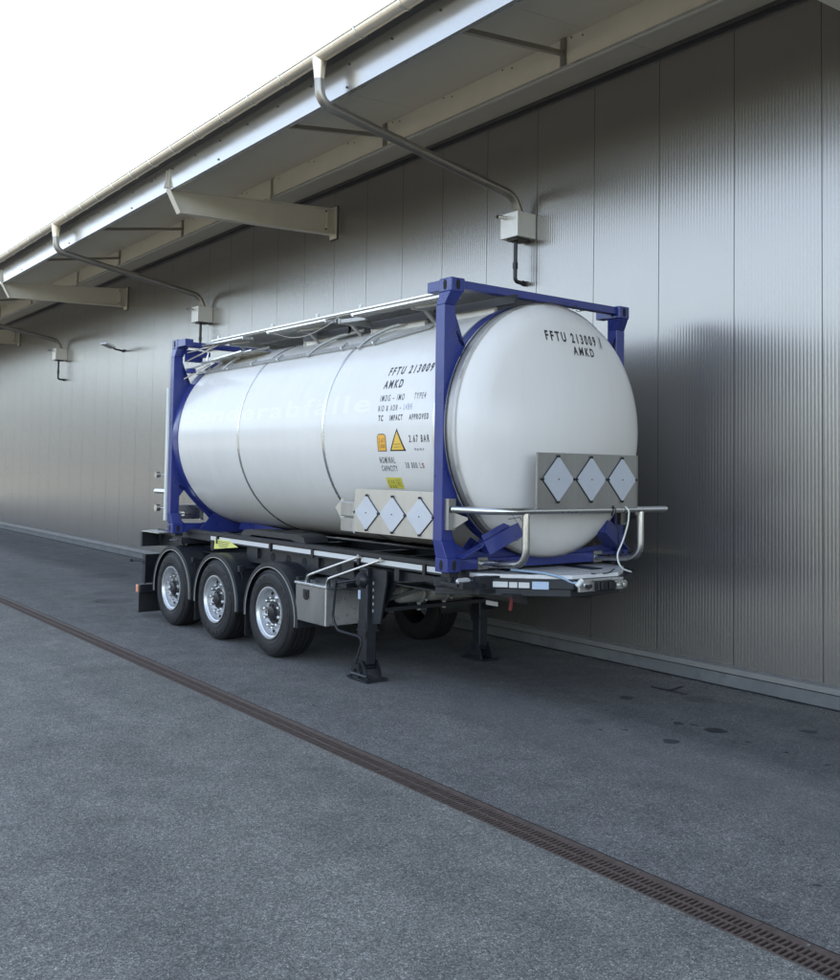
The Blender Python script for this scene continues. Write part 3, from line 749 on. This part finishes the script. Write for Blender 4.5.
# side placard board
b = MB(); b.box(-1.475, -.20, .0, .004, 1.525, 1.955); b.box(-1.40, -.25, .004, .02, 1.9, 1.92); b.bar((-1.3, .02, 1.7), (-1.3, .25, 1.9), .03, .02); b.bar((-.6, .02, 1.7), (-.6, .25, 1.9), .03, .02)
sp = P(b, 'placard_board', 'plate', smooth=0)
for uc in (-1.262, -.832, -.405): diamond(sp, (uc, .0, 1.722), 'y', 1, .205, .172)
b = MB(); b.box(-1.74, -1.505, -.0, .06, 1.67, 1.82); b.box(-1.735, -1.505, .0, .06, 1.515, 1.655); b.box(-1.50, -1.478, -.004, .06, 1.50, 1.84); P(b, 'document_holder', 'brushed', smooth=0, bevel=.008)
b = MB(); b.prism([(-1.93, 1.75), (-1.86, 1.80), (-1.80, 1.86), (-1.76, 1.80), (-1.755, 1.66), (-1.80, 1.60), (-1.84, 1.66)], 'y', .06, .064); P(b, 'bent_sign', 'plate', smooth=0)

# lettering -----------------------------------------------------
def text_poly(txt, width, height, bold=.0, spacing=1.0, align='LEFT'):
    cu_ = bpy.data.curves.new('t', 'FONT'); cu_.body = txt; cu_.size = 1; cu_.space_character = spacing; cu_.offset = bold; cu_.resolution_u = 3
    o = bpy.data.objects.new('t', cu_); COL.objects.link(o); bpy.context.view_layer.update()
    me = bpy.data.meshes.new_from_object(o.evaluated_get(bpy.context.evaluated_depsgraph_get()))
    vs = [v.co.copy() for v in me.vertices]; fs = [tuple(p.vertices) for p in me.polygons]
    bpy.data.objects.remove(o); bpy.data.curves.remove(cu_); bpy.data.meshes.remove(me)
    x0 = min(v.x for v in vs); x1 = max(v.x for v in vs); y0 = min(v.y for v in vs); y1 = max(v.y for v in vs)
    return [((v.x - x0) / (x1 - x0) * width, (v.y - y0) / (y1 - y0) * height) for v in vs], fs
def side_text(txt, u0, u1, th0, th1, m='ink', bold=.03, name='lettering', off=.0015, spacing=1.5):
    h = R(th1 - th0) * TR
    pts, fs = text_poly(txt, u1 - u0, h, bold, spacing)
    if h > .13:                                   # tall letters: slice them so they follow the curved shell
        bm = bmesh.new(); vv = [bm.verts.new((x, y, 0)) for x, y in pts]
        for f in fs:
            try: bm.faces.new([vv[i] for i in f])
            except ValueError: pass
        for k in range(1, 14):
            bmesh.ops.bisect_plane(bm, geom=bm.verts[:] + bm.edges[:] + bm.faces[:], plane_co=(0, h * k / 14, 0), plane_no=(0, 1, 0))
        bm.verts.index_update(); pts = [(v.co.x, v.co.y) for v in bm.verts]; fs = [tuple(v.index for v in f.verts) for f in bm.faces]; bm.free()
    b = MB(); b.add([tp(u0 + x, th0 + math.degrees(y / TR), TR + off) for x, y in pts], fs)
    return P(b, name, m, sh, smooth=0)
def side_patch(corners, m, name, off=.001, n=6):
    """corners: (u,th) loop of a convex polygon, subdivided along theta by strips"""
    b = MB(); ths = sorted(set([c[1] for c in corners])); t0, t1 = ths[0], ths[-1]
    def span(t):
        xs = []
        for i in range(len(corners)):
            (ua, ta), (ub, tb) = corners[i], corners[(i + 1) % len(corners)]
            if abs(ta - tb) < 1e-6:
                if abs(t - ta) < 1e-6: xs += [ua, ub]
            elif min(ta, tb) - 1e-6 <= t <= max(ta, tb) + 1e-6: xs.append(ua + (ub - ua) * (t - ta) / (tb - ta))
        return min(xs), max(xs)
    lv = sorted(set([t0 + (t1 - t0) * k / n for k in range(n + 1)] + ths))
    vs = []
    for t in lv:
        a, c_ = span(t); vs += [tp(a, t, TR + off), tp(c_, t, TR + off)]
    b.add(vs, [(2 * i, 2 * i + 1, 2 * i + 3, 2 * i + 2) for i in range(len(lv) - 1)])
    return P(b, name, m, sh, smooth=0)
side_text('FFTU 213009', -1.105, -.405, 25.2, 29.8)
side_text('AMKD', -1.11, -.80, 18.5, 22.7)
side_text('IMDG – IMO', -1.112, -.72, 12.3, 15.3, bold=.004)
side_text('TYPE4', -.565, -.389, 12.3, 15.2, bold=.004)
side_text('RID & ADR –', -1.115, -.74, 7.6, 10.3, bold=.002)
side_text('L4BH', -.704, -.576, 7.7, 10.5, m='inkblue', bold=0)
side_text('TC', -1.10, -1.02, 3.0, 5.8)
side_text('IMPACT', -.912, -.705, 3.0, 5.7)
side_text('APPROVED', -.599, -.304, 3.0, 5.6)
side_text('2.67 BAR', -.60, -.29, -7.0, -3.7, bold=.02)
side_text('MAWP', -.525, -.384, -10.7, -9.6, bold=0, spacing=1.6)
side_text('NOMINAL', -1.115, -.865, -16.5, -13.4, bold=.016)
side_text('CAPACITY', -1.108, -.852, -20.3, -17.5, bold=.016)
side_text('30 000 L', -.71, -.47, -18.7, -15.9, bold=.012)
side_text('S', -.455, -.425, -18.6, -16.2, m='inkred')
side_text('Sonderabfälle', -5.60, -1.25, 7.5, 17.0, m='ghost', bold=.02, spacing=1.15, off=.0007)
side_patch([(-1.118, -10.9), (-.972, -10.9), (-.972, -3.9), (-1.0, -2.8), (-1.09, -2.8), (-1.118, -3.9)], 'ink', 'sticker_border')
side_patch([(-1.110, -10.5), (-.980, -10.5), (-.980, -4.0), (-1.003, -3.15), (-1.087, -3.15), (-1.110, -4.0)], 'orange', 'pressure_sticker', .002)
side_text('2.67', -1.092, -.998, -6.8, -4.7, off=.003, bold=0)
side_text('3.000', -1.098, -.994, -9.4, -7.6, off=.003, bold=0)
side_patch([(-.918, -10.8), (-.660, -10.8), (-.789, -.5)], 'ink', 'sticker_border')
side_patch([(-.888, -10.2), (-.692, -10.2), (-.789, -1.9)], 'yellow', 'warning_sticker', .002)
side_text('DANGER', -.842, -.738, -8.0, -7.3, off=.003, bold=0)
side_text('EMPTY', -.842, -.738, -9.4, -8.7, off=.003, bold=0)
side_patch([(-1.09, -23.4), (-.835, -23.3), (-.845, -29.0), (-1.10, -29.0)], 'dullyel', 'tare_sticker')
side_text('C30', -1.07, -.97, -26.4, -24.7, off=.002, bold=0)
side_text('030', -1.07, -.96, -28.8, -27.1, off=.002, bold=0)
side_text('TARE', -.94, -.87, -27.6, -24.4, off=.002, bold=-.005)
def head_text(txt, v0, v1, z0, z1, bold=.03, m='ink', spacing=1.25):
    pts, fs = text_poly(txt, v1 - v0, z1 - z0, bold, spacing); vs = []
    for x, y in pts:
        v, z = v0 + x, z0 + y; r_ = math.hypot(v - TV, z - TZ); vs.append((head_u(r_) + .0025, v, z))
    b = MB(); b.add(vs, fs); return P(b, 'lettering', m, hd, smooth=0)
head_text('FFTU 213009', .885, 1.575, 3.375, 3.475, spacing=1.5)
head_text('1', 1.647, 1.663, 3.375, 3.475)
head_text('AMKD', 1.20, 1.50, 3.26, 3.345, spacing=1.5)
b = MB()
for (v0, v1, z0, z1) in ((1.622, 1.682, 3.365, 3.369), (1.622, 1.682, 3.482, 3.486), (1.622, 1.626, 3.369, 3.482), (1.678, 1.682, 3.369, 3.482)):
    b.add([(head_u(math.hypot(v - TV, z - TZ)) + .0025, v, z) for v, z in ((v0, z0), (v1, z0), (v1, z1), (v0, z1))], [(0, 1, 2, 3)])
P(b, 'lettering', 'brushed', hd, smooth=0)
b = MB(); pts, fs = text_poly('FFTU 213', .50, .12, .01, 1.1)
b.add([(.10 + (.12 - y), TV - TR * 1.002 * math.sin(R(8) - x / TR), TZ + TR * 1.002 * math.cos(R(8) - x / TR)) for x, y in pts], fs); P(b, 'lettering', 'ink', sh, smooth=0)

# cables hanging on the front rail
b = MB(); b.tube([(.56, 1.72, 1.84), (.60, 1.74, 1.80), (.59, 1.74, 1.68), (.60, 1.66, 1.52), (.60, 1.56, 1.38), (.62, 1.60, 1.26), (.62, 1.75, 1.22)], .008, 8, fillet=.15); P(b, 'hanging_cable', 'cream')
b = MB(); b.tube([(.50, 1.56, 1.84), (.59, 1.56, 1.83), (.59, 1.57, 1.74), (.58, 1.62, 1.52), (.40, 1.80, 1.36)], .006, 8, fillet=.08); b.tube([(.55, 1.55, 1.75), (.58, 1.54, 1.84), (.52, 1.54, 1.85)], .008, 8)
b.tube([(.60, 1.22, 1.23), (.56, 1.34, 1.215), (.60, 1.46, 1.22), (.56, 1.58, 1.25)], .006, 8, fillet=.08); P(b, 'hanging_cable', 'blackpl')
b = MB(); b.tube([(.455, .34, 1.79), (.462, .48, 1.62)], .002, 6); b.tube([tuple((head_u(math.hypot(v - TV, z - TZ)) + .004, v, z)) for v, z in ((.52, 1.72), (.62, 1.74), (.74, 1.60), (.70, 1.52), (.60, 1.50))], .003, 6); P(b, 'wire', 'hub')

# ================= trailer
TT = tag(uvw('container_trailer', 0, -3.0, 1.22), 'black three axle container chassis trailer parked on its landing legs beneath the tank', 'trailer')
TTO = (-3.0, 1.22, 0)
def Q(b, name, m, parent=TT, smooth=30, bevel=0): return b.build(name, m, parent, TTO, smooth, bevel)
for vm in (.80, 1.64):
    b = MB(); b.box(-7.0, .30, vm - .07, vm + .07, 1.215, 1.23); b.box(-7.0, .2, vm - .006, vm + .006, .93, 1.215); b.box(-7.0, -1.2, vm - .07, vm + .07, .915, .93)
    Q(b, 'main_beam', 'chassis', smooth=0)
for v0, v1, vv in ((.22, .26, .22), (2.18, 2.22, 2.22)):
    b = MB(); b.box(-6.9, -.0, v0, v1, 1.175, 1.245); b.box(-5.8, -.22, v0 - .02, v1 + .03, 1.262, 1.30); b.box(-5.8, -.22, v0 + .005, v1 - .005, 1.245, 1.262)
    Q(b, 'side_rail', 'chassis', smooth=0)
b = MB()
for a, c_ in ((-5.15, -4.98), (-4.90, -3.60), (-3.50, -2.62), (-2.58, -1.72), (-1.66, -.62), (-.56, -.24)):
    b.box(a, c_, .213, .2195, 1.195, 1.245)
Q(b, 'reflective_tape', 'tape', smooth=0)
b = MB()
for u_ in (-4.94, -3.55, -2.60, -1.69, -.59): b.box(u_ - .02, u_ + .02, .195, .2195, 1.16, 1.26)
Q(b, 'tape_clamp', 'hub', smooth=0)
b = MB()
for u_ in (-6.9, -6.0, -5.2, -4.0, -2.6, -1.9, -1.1, -.3, .1): b.box(u_ - .04, u_ + .04, .26, 2.18, 1.05, 1.205)
Q(b, 'crossmember', 'chassis', smooth=0)
b = MB(); b.box(-6.8, -.3, .31, 2.13, 1.0, 1.012); Q(b, 'shade_plate', 'chassis', smooth=0)  # plate added to cut the light passing under the chassis
b = MB(); b.box(-4.3, -1.9, .30, .31, .98, 1.20)
sw = Q(b, 'side_web', 'chassis', smooth=0)
b = MB()
for k in range(6): b.disc((-4.0 + .36 * k, .30, 1.085), .05, 'y', -.004, .0, 18)
Q(b, 'web_hole', 'dark', sw)
# neck side plate contour and leg bracket plate
b = MB(); b.prism([(-1.72, .72), (-1.38, .74), (-1.18, 1.02), (-.7, 1.08), (-.1, 1.06), (.2, 1.10), (.2, 1.14), (-1.72, 1.14)], 'y', .32, .335); b.prism([(-1.18, 1.02), (-.7, 1.08), (-.1, 1.06), (.2, 1.10), (.2, 1.11), (-.1, 1.07), (-.7, 1.09), (-1.18, 1.03)], 'y', .30, .42)
Q(b, 'neck_plate', 'chassis', smooth=0)
# twist lock under the front casting and the marker lamp beside it
b = MB(); b.box(-.14, -.03, .05, .16, 1.20, 1.236); b.tube([(-.08, .10, 1.12), (-.08, .10, 1.22)], .03, 10); b.bar((-.12, .02, 1.15), (.03, .10, 1.13), .03, .025); b.box(-.2, .1, .1, .8, 1.10, 1.16)
b.box(-6.02, -5.90, .05, .16, 1.20, 1.236); b.box(-6.1, -5.8, .1, .8, 1.10, 1.18); b.tube([(-6.0, .02, 1.14), (-5.75, .02, 1.15)], .012, 6)
Q(b, 'twist_lock', 'chassis')
b = MB(); b.prism([(.16 + .045 * math.cos(a) + (.03 if math.cos(a) > 0 else -.03), 1.165 + .03 * math.sin(a)) for a in [2 * PI * k / 16 for k in range(16)]], 'x', .02, .045); Q(b, 'marker_lamp', 'lensw', smooth=0)
# front platform: chamfered nose
nose = [(-.22, .02), (.02, .30), (.44, .74), (.62, .96), (.64, 1.62), (.50, 1.86), (.24, 2.26), (-.22, 2.42)]
b = MB(); b.prism(nose, 'z', 1.10, 1.185); b.prism([(x * .96 - .01, y * .98 + .02) for x, y in nose], 'z', 1.03, 1.10); ns = Q(b, 'front_platform', 'chassis', smooth=0, bevel=.005)
nose_in = [(-.15, .30), (.0, .36), (.40, .78), (.57, 1.0), (.59, 1.60), (.44, 1.84), (.2, 2.14), (-.15, 2.2)]
b = MB(); b.prism(nose_in, 'z', 1.187, 1.22)
dk = Q(b, 'checker_deck', 'checker', smooth=0)
b = MB()
for i in range(26):
    for j in range(60):
        u_, v_ = -.05 + i * .024, .45 + j * .028
        if u_ > .55 or (u_ > .05 + (v_ - .38) * .88) or (v_ > 1.6 and u_ > .57 - (v_ - 1.6) * .62): continue
        a = PI / 4 if (i + j) % 2 else -PI / 4; d = Vector((math.cos(a), math.sin(a), 0)) * .009; n_ = Vector((-d.y, d.x, 0)) * .3
        c_ = Vector((u_, v_, 1.2215)); b.add([c_ - d, c_ + n_, c_ + d, c_ - n_], [(0, 1, 2, 3)])
Q(b, 'tread_pattern', 'steel', dk, smooth=0)
# stickers along the chamfered face
def chamfer(a, c_, t0, t1, z0, z1, off=.003):
    a = Vector((*a, 0)); c_ = Vector((*c_, 0)); d = (c_ - a); n_ = Vector((d.y, -d.x, 0)).normalized() * off
    p, q = a + d * t0 + n_, a + d * t1 + n_
    return [(p.x, p.y, z0), (q.x, q.y, z0), (q.x, q.y, z1), (p.x, p.y, z1)], [(0, 1, 2, 3)]
b = MB(); A_, B_ = nose[1], nose[2]
b.add(*chamfer(nose[0], A_, .72, .98, 1.112, 1.162)); b.add(*chamfer(A_, B_, .0, .12, 1.110, 1.160)); b.add(*chamfer(A_, B_, .14, .50, 1.108, 1.158)); b.add(*chamfer(A_, B_, .52, .64, 1.106, 1.156)); b.add(*chamfer(A_, B_, .66, .82, 1.106, 1.156))
Q(b, 'reflective_tape', 'tape', ns, smooth=0)
b = MB(); b.add(*chamfer(A_, B_, .86, 1.0, 1.098, 1.166)); b.add(*chamfer(nose[2], nose[3], .0, .22, 1.098, 1.166)); Q(b, 'sticker', 'sticker', ns, smooth=0)
# coupling panel on the nose
b = MB(); b.box(.63, .655, 1.00, 1.60, 1.075, 1.185); cp = Q(b, 'coupling_panel', 'alu', smooth=0, bevel=.004)
b = MB()
for v_, r_ in ((1.10, .035), (1.48, .04), (1.56, .035)): b.lathe([(0, r_), (.05, r_), (.05, r_ * .7), (.02, r_ * .7), (.02, .001)], (.655, v_, 1.13), 'x', 16)
Q(b, 'air_coupling', 'steel', cp)
b = MB(); b.box(.655, .71, 1.20, 1.42, 1.08, 1.17); b.box(.71, .73, 1.22, 1.30, 1.09, 1.16); b.box(.71, .73, 1.33, 1.41, 1.09, 1.16); b.disc((.66, 1.08, 1.13), .02, 'x', 0, .06, 10); Q(b, 'electric_socket', 'blackpl', cp, bevel=.006)
b = MB(); b.tube([(.20, .58, 1.26), (.42, .80, 1.24), (.56, .90, 1.20), (.60, .95, 1.16), (.64, 1.00, 1.16)], .012, 8, fillet=.1); Q(b, 'air_hose', 'bluehose')
b = MB(); b.tube([(.64, .98, 1.13), (.665, 1.03, 1.19)], .022, 8); Q(b, 'hose_coupling', 'cream')
b = MB(); b.tube([(.08, .7, 1.03), (.09, .7, .95), (.075, .7, .87)], .018, 8); Q(b, 'red_hose', 'red')
b = MB(); b.box(-.26, -.10, .70, .71, .885, .925); Q(b, 'under_label', 'edge', smooth=0)

# wheels ----------------------------------------------------------
def make_wheel():
    w_ = empty('wheel')
    t = MB(); W2 = .385; prof = []
    side = [(.02, .292), (.006, .33), (.0, .38), (.004, .43), (.014, .462), (.030, .485), (.045, .495)]
    tread = [(.052, .499)]
    for g in (.10, .16, .225, .285):
        tread += [(g - .007, .500), (g - .005, .487), (g + .005, .487), (g + .007, .500)]
    prof = side + tread + [(W2 - a, r_) for a, r_ in side[::-1]] + [(W2 - .02, .285), (.02, .285)]
    t.lathe(prof, (0, 0, 0), 'y', 96, closed=True)
    ty = t.build('tyre', 'rubber', w_, smooth=25)
    t = MB(); t.lathe([(.0035, .345), (-.0005, .348), (-.0005, .352), (.0030, .355)], (0, 0, 0), 'y', 64); t.lathe([(.009, .455), (.004, .459), (.010, .463)], (0, 0, 0), 'y', 64)
    for a in range(0, 24):
        for r_ in (.395,):
            if a % 8 < 5:
                aa = 2 * PI * a / 24
                t.bar((r_ * math.cos(aa), -.001, r_ * math.sin(aa)), ((r_ + .03) * math.cos(aa), -.0005, (r_ + .03) * math.sin(aa)), .05, .002, (0, 1, 0))
    t.build('sidewall_relief', 'rubber', w_)
    r0 = MB()
    r0.lathe([(.018, .296), (.002, .295), (.002, .282), (.016, .276), (.030, .270), (.034, .262), (.06, .258), (.10, .250), (.118, .235), (.108, .215), (.085, .190), (.075, .165), (.075, .145), (.075, .115), (.078, .112)], (0, 0, 0), 'y', 64)
    rm = r0.build('rim', 'rim', w_, smooth=35)
    t = MB()
    for k in range(10):
        a = 2 * PI * (k + .5) / 10; c_ = Vector((.222 * math.cos(a), 0, .222 * math.sin(a)))
        t.disc((c_.x, .100, c_.z), .019, 'y', -.006, .004, 12)
    t.build('hand_hole', 'dark', w_)
    t = MB()
    for k in range(10):
        a = 2 * PI * k / 10; t.lathe([(.018, .001), (.018, .013), (.032, .021), (.076, .024)], (.1675 * math.cos(a), 0, .1675 * math.sin(a)), 'y', 8)
    t.build('wheel_nut', 'steel', w_)
    t = MB(); t.lathe([(.02, .001), (.02, .06), (.028, .075), (.05, .080), (.055, .115), (.073, .135)], (0, 0, 0), 'y', 32)
    for k in range(8):
        a = 2 * PI * k / 8; t.disc((.09 * math.cos(a), .05, .09 * math.sin(a)), .009, 'y', -.012, .0, 6)
    t.build('hub', 'hub', w_)
    return w_
wh0 = make_wheel(); HUBS = (-3.175, -4.56, -5.875)
first = True
for u_ in HUBS:
    for side in (0, 1):
        c_ = wh0 if first else copy_tree(wh0)
        first = False; c_.parent = TT
        c_.location = (u_ + 3.0, (-.01 if side == 0 else 2.45) - 1.22, .50)
        c_.rotation_euler = (0, random.uniform(0, .6), 0) if side == 0 else (0, 0, PI)
for u_ in HUBS:
    b = MB(); b.tube([(u_, .38, .50), (u_, 2.06, .50)], .065, 12); b.box(u_ - .08, u_ + .5, .72, .84, .48, .60); b.box(u_ - .08, u_ + .5, 1.60, 1.72, .48, .60); b.tube([(u_ - .25, .78, .55), (u_ - .25, .78, .92)], .13, 16); b.tube([(u_ - .25, 1.66, .55), (u_ - .25, 1.66, .92)], .13, 16)
    b.lathe([(0, .001), (0, .20), (.12, .20), (.12, .001)], (u_, .40, .5), 'y', 24); Q(b, 'axle', 'chassis')
# mudguards
for u_ in HUBS:
    b = MB(); ro, ri = .602, .590
    def arcf(r_, a0=-6, a1=186, n=28): return [(u_ + r_ * math.cos(R(a0 + (a1 - a0) * k / n)) * 1.04, .47 + r_ * math.sin(R(a0 + (a1 - a0) * k / n))) for k in range(n + 1)]
    o_, i_ = arcf(ro), arcf(ri)
    b.prism(o_ + i_[::-1], 'y', .0, .42)
    i2 = arcf(ri - .045); b.prism(arcf(ri) + i2[::-1], 'y', .0, .012)
    fd = Q(b, 'mudguard', 'fender', smooth=40)
    b = MB(); e1, e2 = arcf(.552), arcf(.545); b.prism(e1 + e2[::-1], 'y', -.008, .0); Q(b, 'guard_edge', 'edge', fd, smooth=40)
    b = MB()
    for (du, dz) in ((.46, .45), (-.52, .40)):
        z_ = .47 + dz; b.tube([(u_ + du + .06, .06, z_), (u_ + du + .06, .80, z_)], .022, 10); b.box(u_ + du + .03, u_ + du + .09, .05, .12, z_ - .035, z_ + .035); b.prism([(u_ + du + .04, z_ - .03), (u_ + du + .08, z_ - .03), (u_ + du + .12, z_ - .16)], 'y', .08, .09)
    Q(b, 'guard_bracket', 'chassis', fd)
    b = MB(); b.prism([(x, z) for x, z in arcf(ro)] + [(x, z) for x, z in arcf(ri)][::-1], 'y', 2.02, 2.44); Q(b, 'mudguard', 'fender', smooth=40)
# mudflaps between wheels
b = MB()
for u_ in (HUBS[0] - .61, HUBS[1] - .61): b.box(u_ - .006, u_ + .006, .02, .40, .16, .45)
Q(b, 'mudflap', 'rubber', smooth=0)
# rear end
b = MB(); b.box(-7.06, -7.0, .03, 2.41, .985, 1.195); b.box(-7.0, -6.2, .30, .36, 1.0, 1.18); Q(b, 'rear_beam', 'chassis', smooth=0, bevel=.004)
b = MB(); b.disc((-7.0, .17, 1.09), .055, 'x', 0, .012, 20); Q(b, 'beam_boss', 'hub')
b = MB(); b.prism([(.02, 1.205), (.02, 1.22), (.62, 1.235), (.62, 1.205)], 'x', -6.98, -6.4); Q(b, 'rear_plate', 'alu', smooth=0)
b = MB(); b.box(-6.96, -6.93, .03, .42, .46, .875); b.box(-6.93, -6.86, .03, .05, .46, .875); Q(b, 'underrun_plate', 'chassis', smooth=0)
b = MB(); b.box(-7.02, -6.88, -.03, .42, .33, .445); Q(b, 'lamp_bar', 'chassis', smooth=0, bevel=.004)
b = MB(); b.box(-7.0, -6.93, -.045, -.028, .335, .44); Q(b, 'marker_lamp', 'lens', smooth=0, bevel=.004)
b = MB(); b.box(-6.97, -6.955, -.01, .40, .04, .33); b.box(-6.97, -6.955, 2.04, 2.44, .04, .33); Q(b, 'mudflap', 'rubber', smooth=0)
b = MB(); b.tube([(-6.93, .05, .78), (-7.05, -.10, .785)], .012, 8); b.tube([(-6.9, .02, .775), (-6.85, .0, .775)], .03, 8); b.lathe([(-.02, .001), (-.02, .02), (.02, .02), (.02, .001)], (-7.05, -.10, .785), 'y', 8); b.box(-7.0, -6.95, .6, 1.9, .75, .80); Q(b, 'lock_rod', 'hub')
# rolled strap cover and the yellow tag on the chassis
b = MB()
pf = [(-4.40, 1.245), (-4.44, 1.28), (-4.42, 1.33), (-4.35, 1.37), (-4.2, 1.385), (-3.05, 1.385), (-2.92, 1.36), (-2.88, 1.30), (-2.95, 1.28), (-3.2, 1.32), (-4.15, 1.32), (-4.25, 1.28)]
b.prism([(x, z) for x, z in pf], 'y', .28, .60); fr = Q(b, 'spare_mudguard', 'fender', smooth=50)
b = MB()
for u_ in (-3.95, -3.75, -3.55, -3.35): b.box(u_, u_ + .02, .275, .605, 1.383, 1.389)
Q(b, 'guard_rib', 'chassis', fr, smooth=0)
b = MB(); b.add([(-5.02, .20, 1.085), (-4.36, .20, 1.15), (-4.60, .20, 1.215), (-5.00, .20, 1.215), (-5.02, .208, 1.085), (-4.36, .208, 1.15), (-4.60, .208, 1.215), (-5.00, .208, 1.215)], [(0, 1, 2, 3), (7, 6, 5, 4), (0, 4, 5, 1), (1, 5, 6, 2), (2, 6, 7, 3), (3, 7, 4, 0)]); tg = Q(b, 'yellow_tag', 'paleyel', smooth=0)
b = MB()
for r_ in range(4): b.box(-4.94 + .02 * r_, -4.66 - .02 * r_ + .08, .1985, .1995, 1.19 - .022 * r_, 1.197 - .022 * r_)
Q(b, 'tag_print', 'ink', tg, smooth=0)
# tool box
b = MB(); b.box(-2.60, -1.985, .0, .50, .50, .895); tb = Q(b, 'tool_box', 'brushed', smooth=0, bevel=.008)
b = MB(); b.box(-2.612, -1.975, -.012, .512, .895, .92); b.box(-2.0, -1.972, -.006, .5, .505, .893) ; Q(b, 'box_lid', 'alu', tb, smooth=0, bevel=.004)
b = MB(); b.prism([(-2.375 + x, .80 + z) for x, z in ((-.05, .05), (.05, .05), (.05, -.03), (.03, -.055), (0, -.065), (-.03, -.055), (-.05, -.03))], 'y', -.012, -.001); b.box(-2.395, -2.355, -.02, -.012, .77, .83); Q(b, 'latch', 'blackpl', tb, smooth=0)
b = MB(); b.box(-2.35, -1.75, .1, .5, .92, .97); b.tube([(-1.98, .02, .90), (-1.70, .30, .91)], .012, 8); b.disc((-1.72, .25, .97), .03, 'z', 0, .02, 10); Q(b, 'box_bracket', 'chassis', smooth=0)
for du in (0, .40):
    b = MB(); b.tube([(-2.42 + du, .02, .92), (-2.38 + du, .02, 1.0), (-1.66 + du, .20, 1.25)], .013, 10, fillet=.04); b.disc((-1.66 + du, .19, 1.25), .022, 'y', -.02, .02, 10); Q(b, 'stay_tube', 'steel')
    b = MB(); b.prism([(-2.46 + du, .92), (-2.36 + du, .92), (-2.37 + du, .99), (-2.41 + du, 1.02), (-2.44 + du, .99)], 'y', .025, .04); Q(b, 'stay_foot', 'chassis', smooth=0)
# landing legs
def leg(v, sgn):
    lg = MB(); u0 = -1.565 if sgn > 0 else -1.75
    lg.box(u0 - .075, u0 + .075, v - .075, v + .075, .50, 1.14); lo_ = Q(lg, 'landing_leg', 'chassis', smooth=0, bevel=.012)
    b = MB(); b.box(u0 - .062, u0 + .062, v - .062, v + .062, .16, .52); Q(b, 'inner_tube', 'chassis', lo_, smooth=0, bevel=.008)
    b = MB(); b.box(u0 - .068, u0 + .068, v - .068 - .012, v - .064, .44, .60); b.box(u0 - .085, u0 + .085, v - .085, v + .085, .495, .515); Q(b, 'leg_collar', 'chassis', lo_, smooth=0)
    b = MB(); b.box(u0 - .18, u0 + .18, v - .13, v + .13, .012, .030)
    for dv in (-.085, .085):
        b.prism([(u0 - .14, .03), (u0 + .14, .03), (u0 + .10, .13), (u0 + .05, .20), (u0 - .05, .20), (u0 - .10, .13)], 'y', v + dv - .008, v + dv + .008)
    b.tube([(u0, v - .12, .13), (u0, v + .12, .13)], .028, 12); b.tube([(u0 - .14, v - .10, .06), (u0 + .14, v - .10, .06)], .016, 8)
    b.lathe([(-.11, .02), (-.11, .085), (-.09, .085), (-.09, .02)], (u0 - .05, v, .10), 'y', 20)
    Q(b, 'foot', 'chassis', lo_)
    b = MB(); b.lathe([(-.06, .001), (-.06, .05), (-.03, .075), (.0, .085), (.03, .085)], (u0, v - .08 * sgn, 1.02), 'y', 20) if sgn > 0 else b.box(u0 - .05, u0 + .05, v - .05, v + .05, 1.0, 1.1)
    Q(b, 'gear_box', 'chassis', lo_)
    b = MB(); b.prism([(u0 + .08, .58), (u0 + .24, .60), (u0 + .34, 1.05), (u0 + .34, 1.14), (u0 + .08, 1.14)], 'y', v - .02, v); Q(b, 'mounting_plate', 'chassis', lo_, smooth=0)
    b = MB()
    for k in range(5): b.box(u0 + .115, u0 + .125, v - .03, v - .0205, .70 + k * .07, .73 + k * .07)
    Q(b, 'scale_mark', 'edge', lo_, smooth=0)
    return lo_
l1 = leg(.25, 1); leg(1.95, -1)
b = MB(); b.box(-1.64, -1.60, .171, .1745, .82, .91); Q(b, 'leg_sticker', 'sticker', l1, smooth=0)
b = MB(); b.tube([(-1.60, .13, 1.02), (-1.70, -.02, .99), (-1.74, -.04, .985), (-1.80, -.03, .62), (-1.72, -.02, .50), (-1.50, .10, .46), (-1.48, .12, .40), (-1.56, .10, .18)], .014, 10, fillet=.05); b.disc((-1.74, -.04, .985), .028, 'y', -.02, .02, 10)
Q(b, 'crank_handle', 'chassis')
b = MB(); b.tube([(-1.60, .33, 1.02), (-1.60, 1.90, 1.02)], .02, 8); b.bar((-1.6, .3, .75), (-1.1, .82, 1.0), .04, .04); b.bar((-1.6, 1.9, .75), (-1.1, 1.6, 1.0), .04, .04); Q(b, 'leg_brace', 'chassis')
# air reservoirs slung across the chassis
for v0, v1 in ((.50, .86), (.90, 1.20), (1.24, 1.62)):
    b = MB(); u_ = -1.45; rr = .092; b.lathe([(v0, .001), (v0 + .008, .04), (v0 + .03, .08), (v0 + .06, rr), (v1 - .06, rr), (v1 - .03, .08), (v1 - .008, .04), (v1, .001)], (u_, 0, .86), 'y', 24); Q(b, 'air_tank', 'tank')
b = MB()
for v_ in (.80, 1.14): b.lathe([(v_, .094), (v_, .099), (v_ + .03, .099), (v_ + .03, .094)], (-1.45, 0, .86), 'y', 24); b.box(-1.46, -1.44, v_, v_ + .04, .68, .76); b.disc((-1.34, v_ + .015, .80), .012, 'x', 0, .03, 8)
Q(b, 'tank_strap', 'edge')
b = MB(); b.box(-1.65, -1.2, .4, 1.9, .985, 1.0); b.box(-1.49, -1.41, .35, 1.9, .70, .74); Q(b, 'tank_bracket', 'chassis', smooth=0)
# kingpin plate
b = MB(); b.box(-1.0, .3, .5, 1.95, 1.02, 1.05); b.disc((-.35, 1.22, .97), .05, 'z', 0, .06, 16); Q(b, 'coupling_plate', 'chassis', smooth=0)
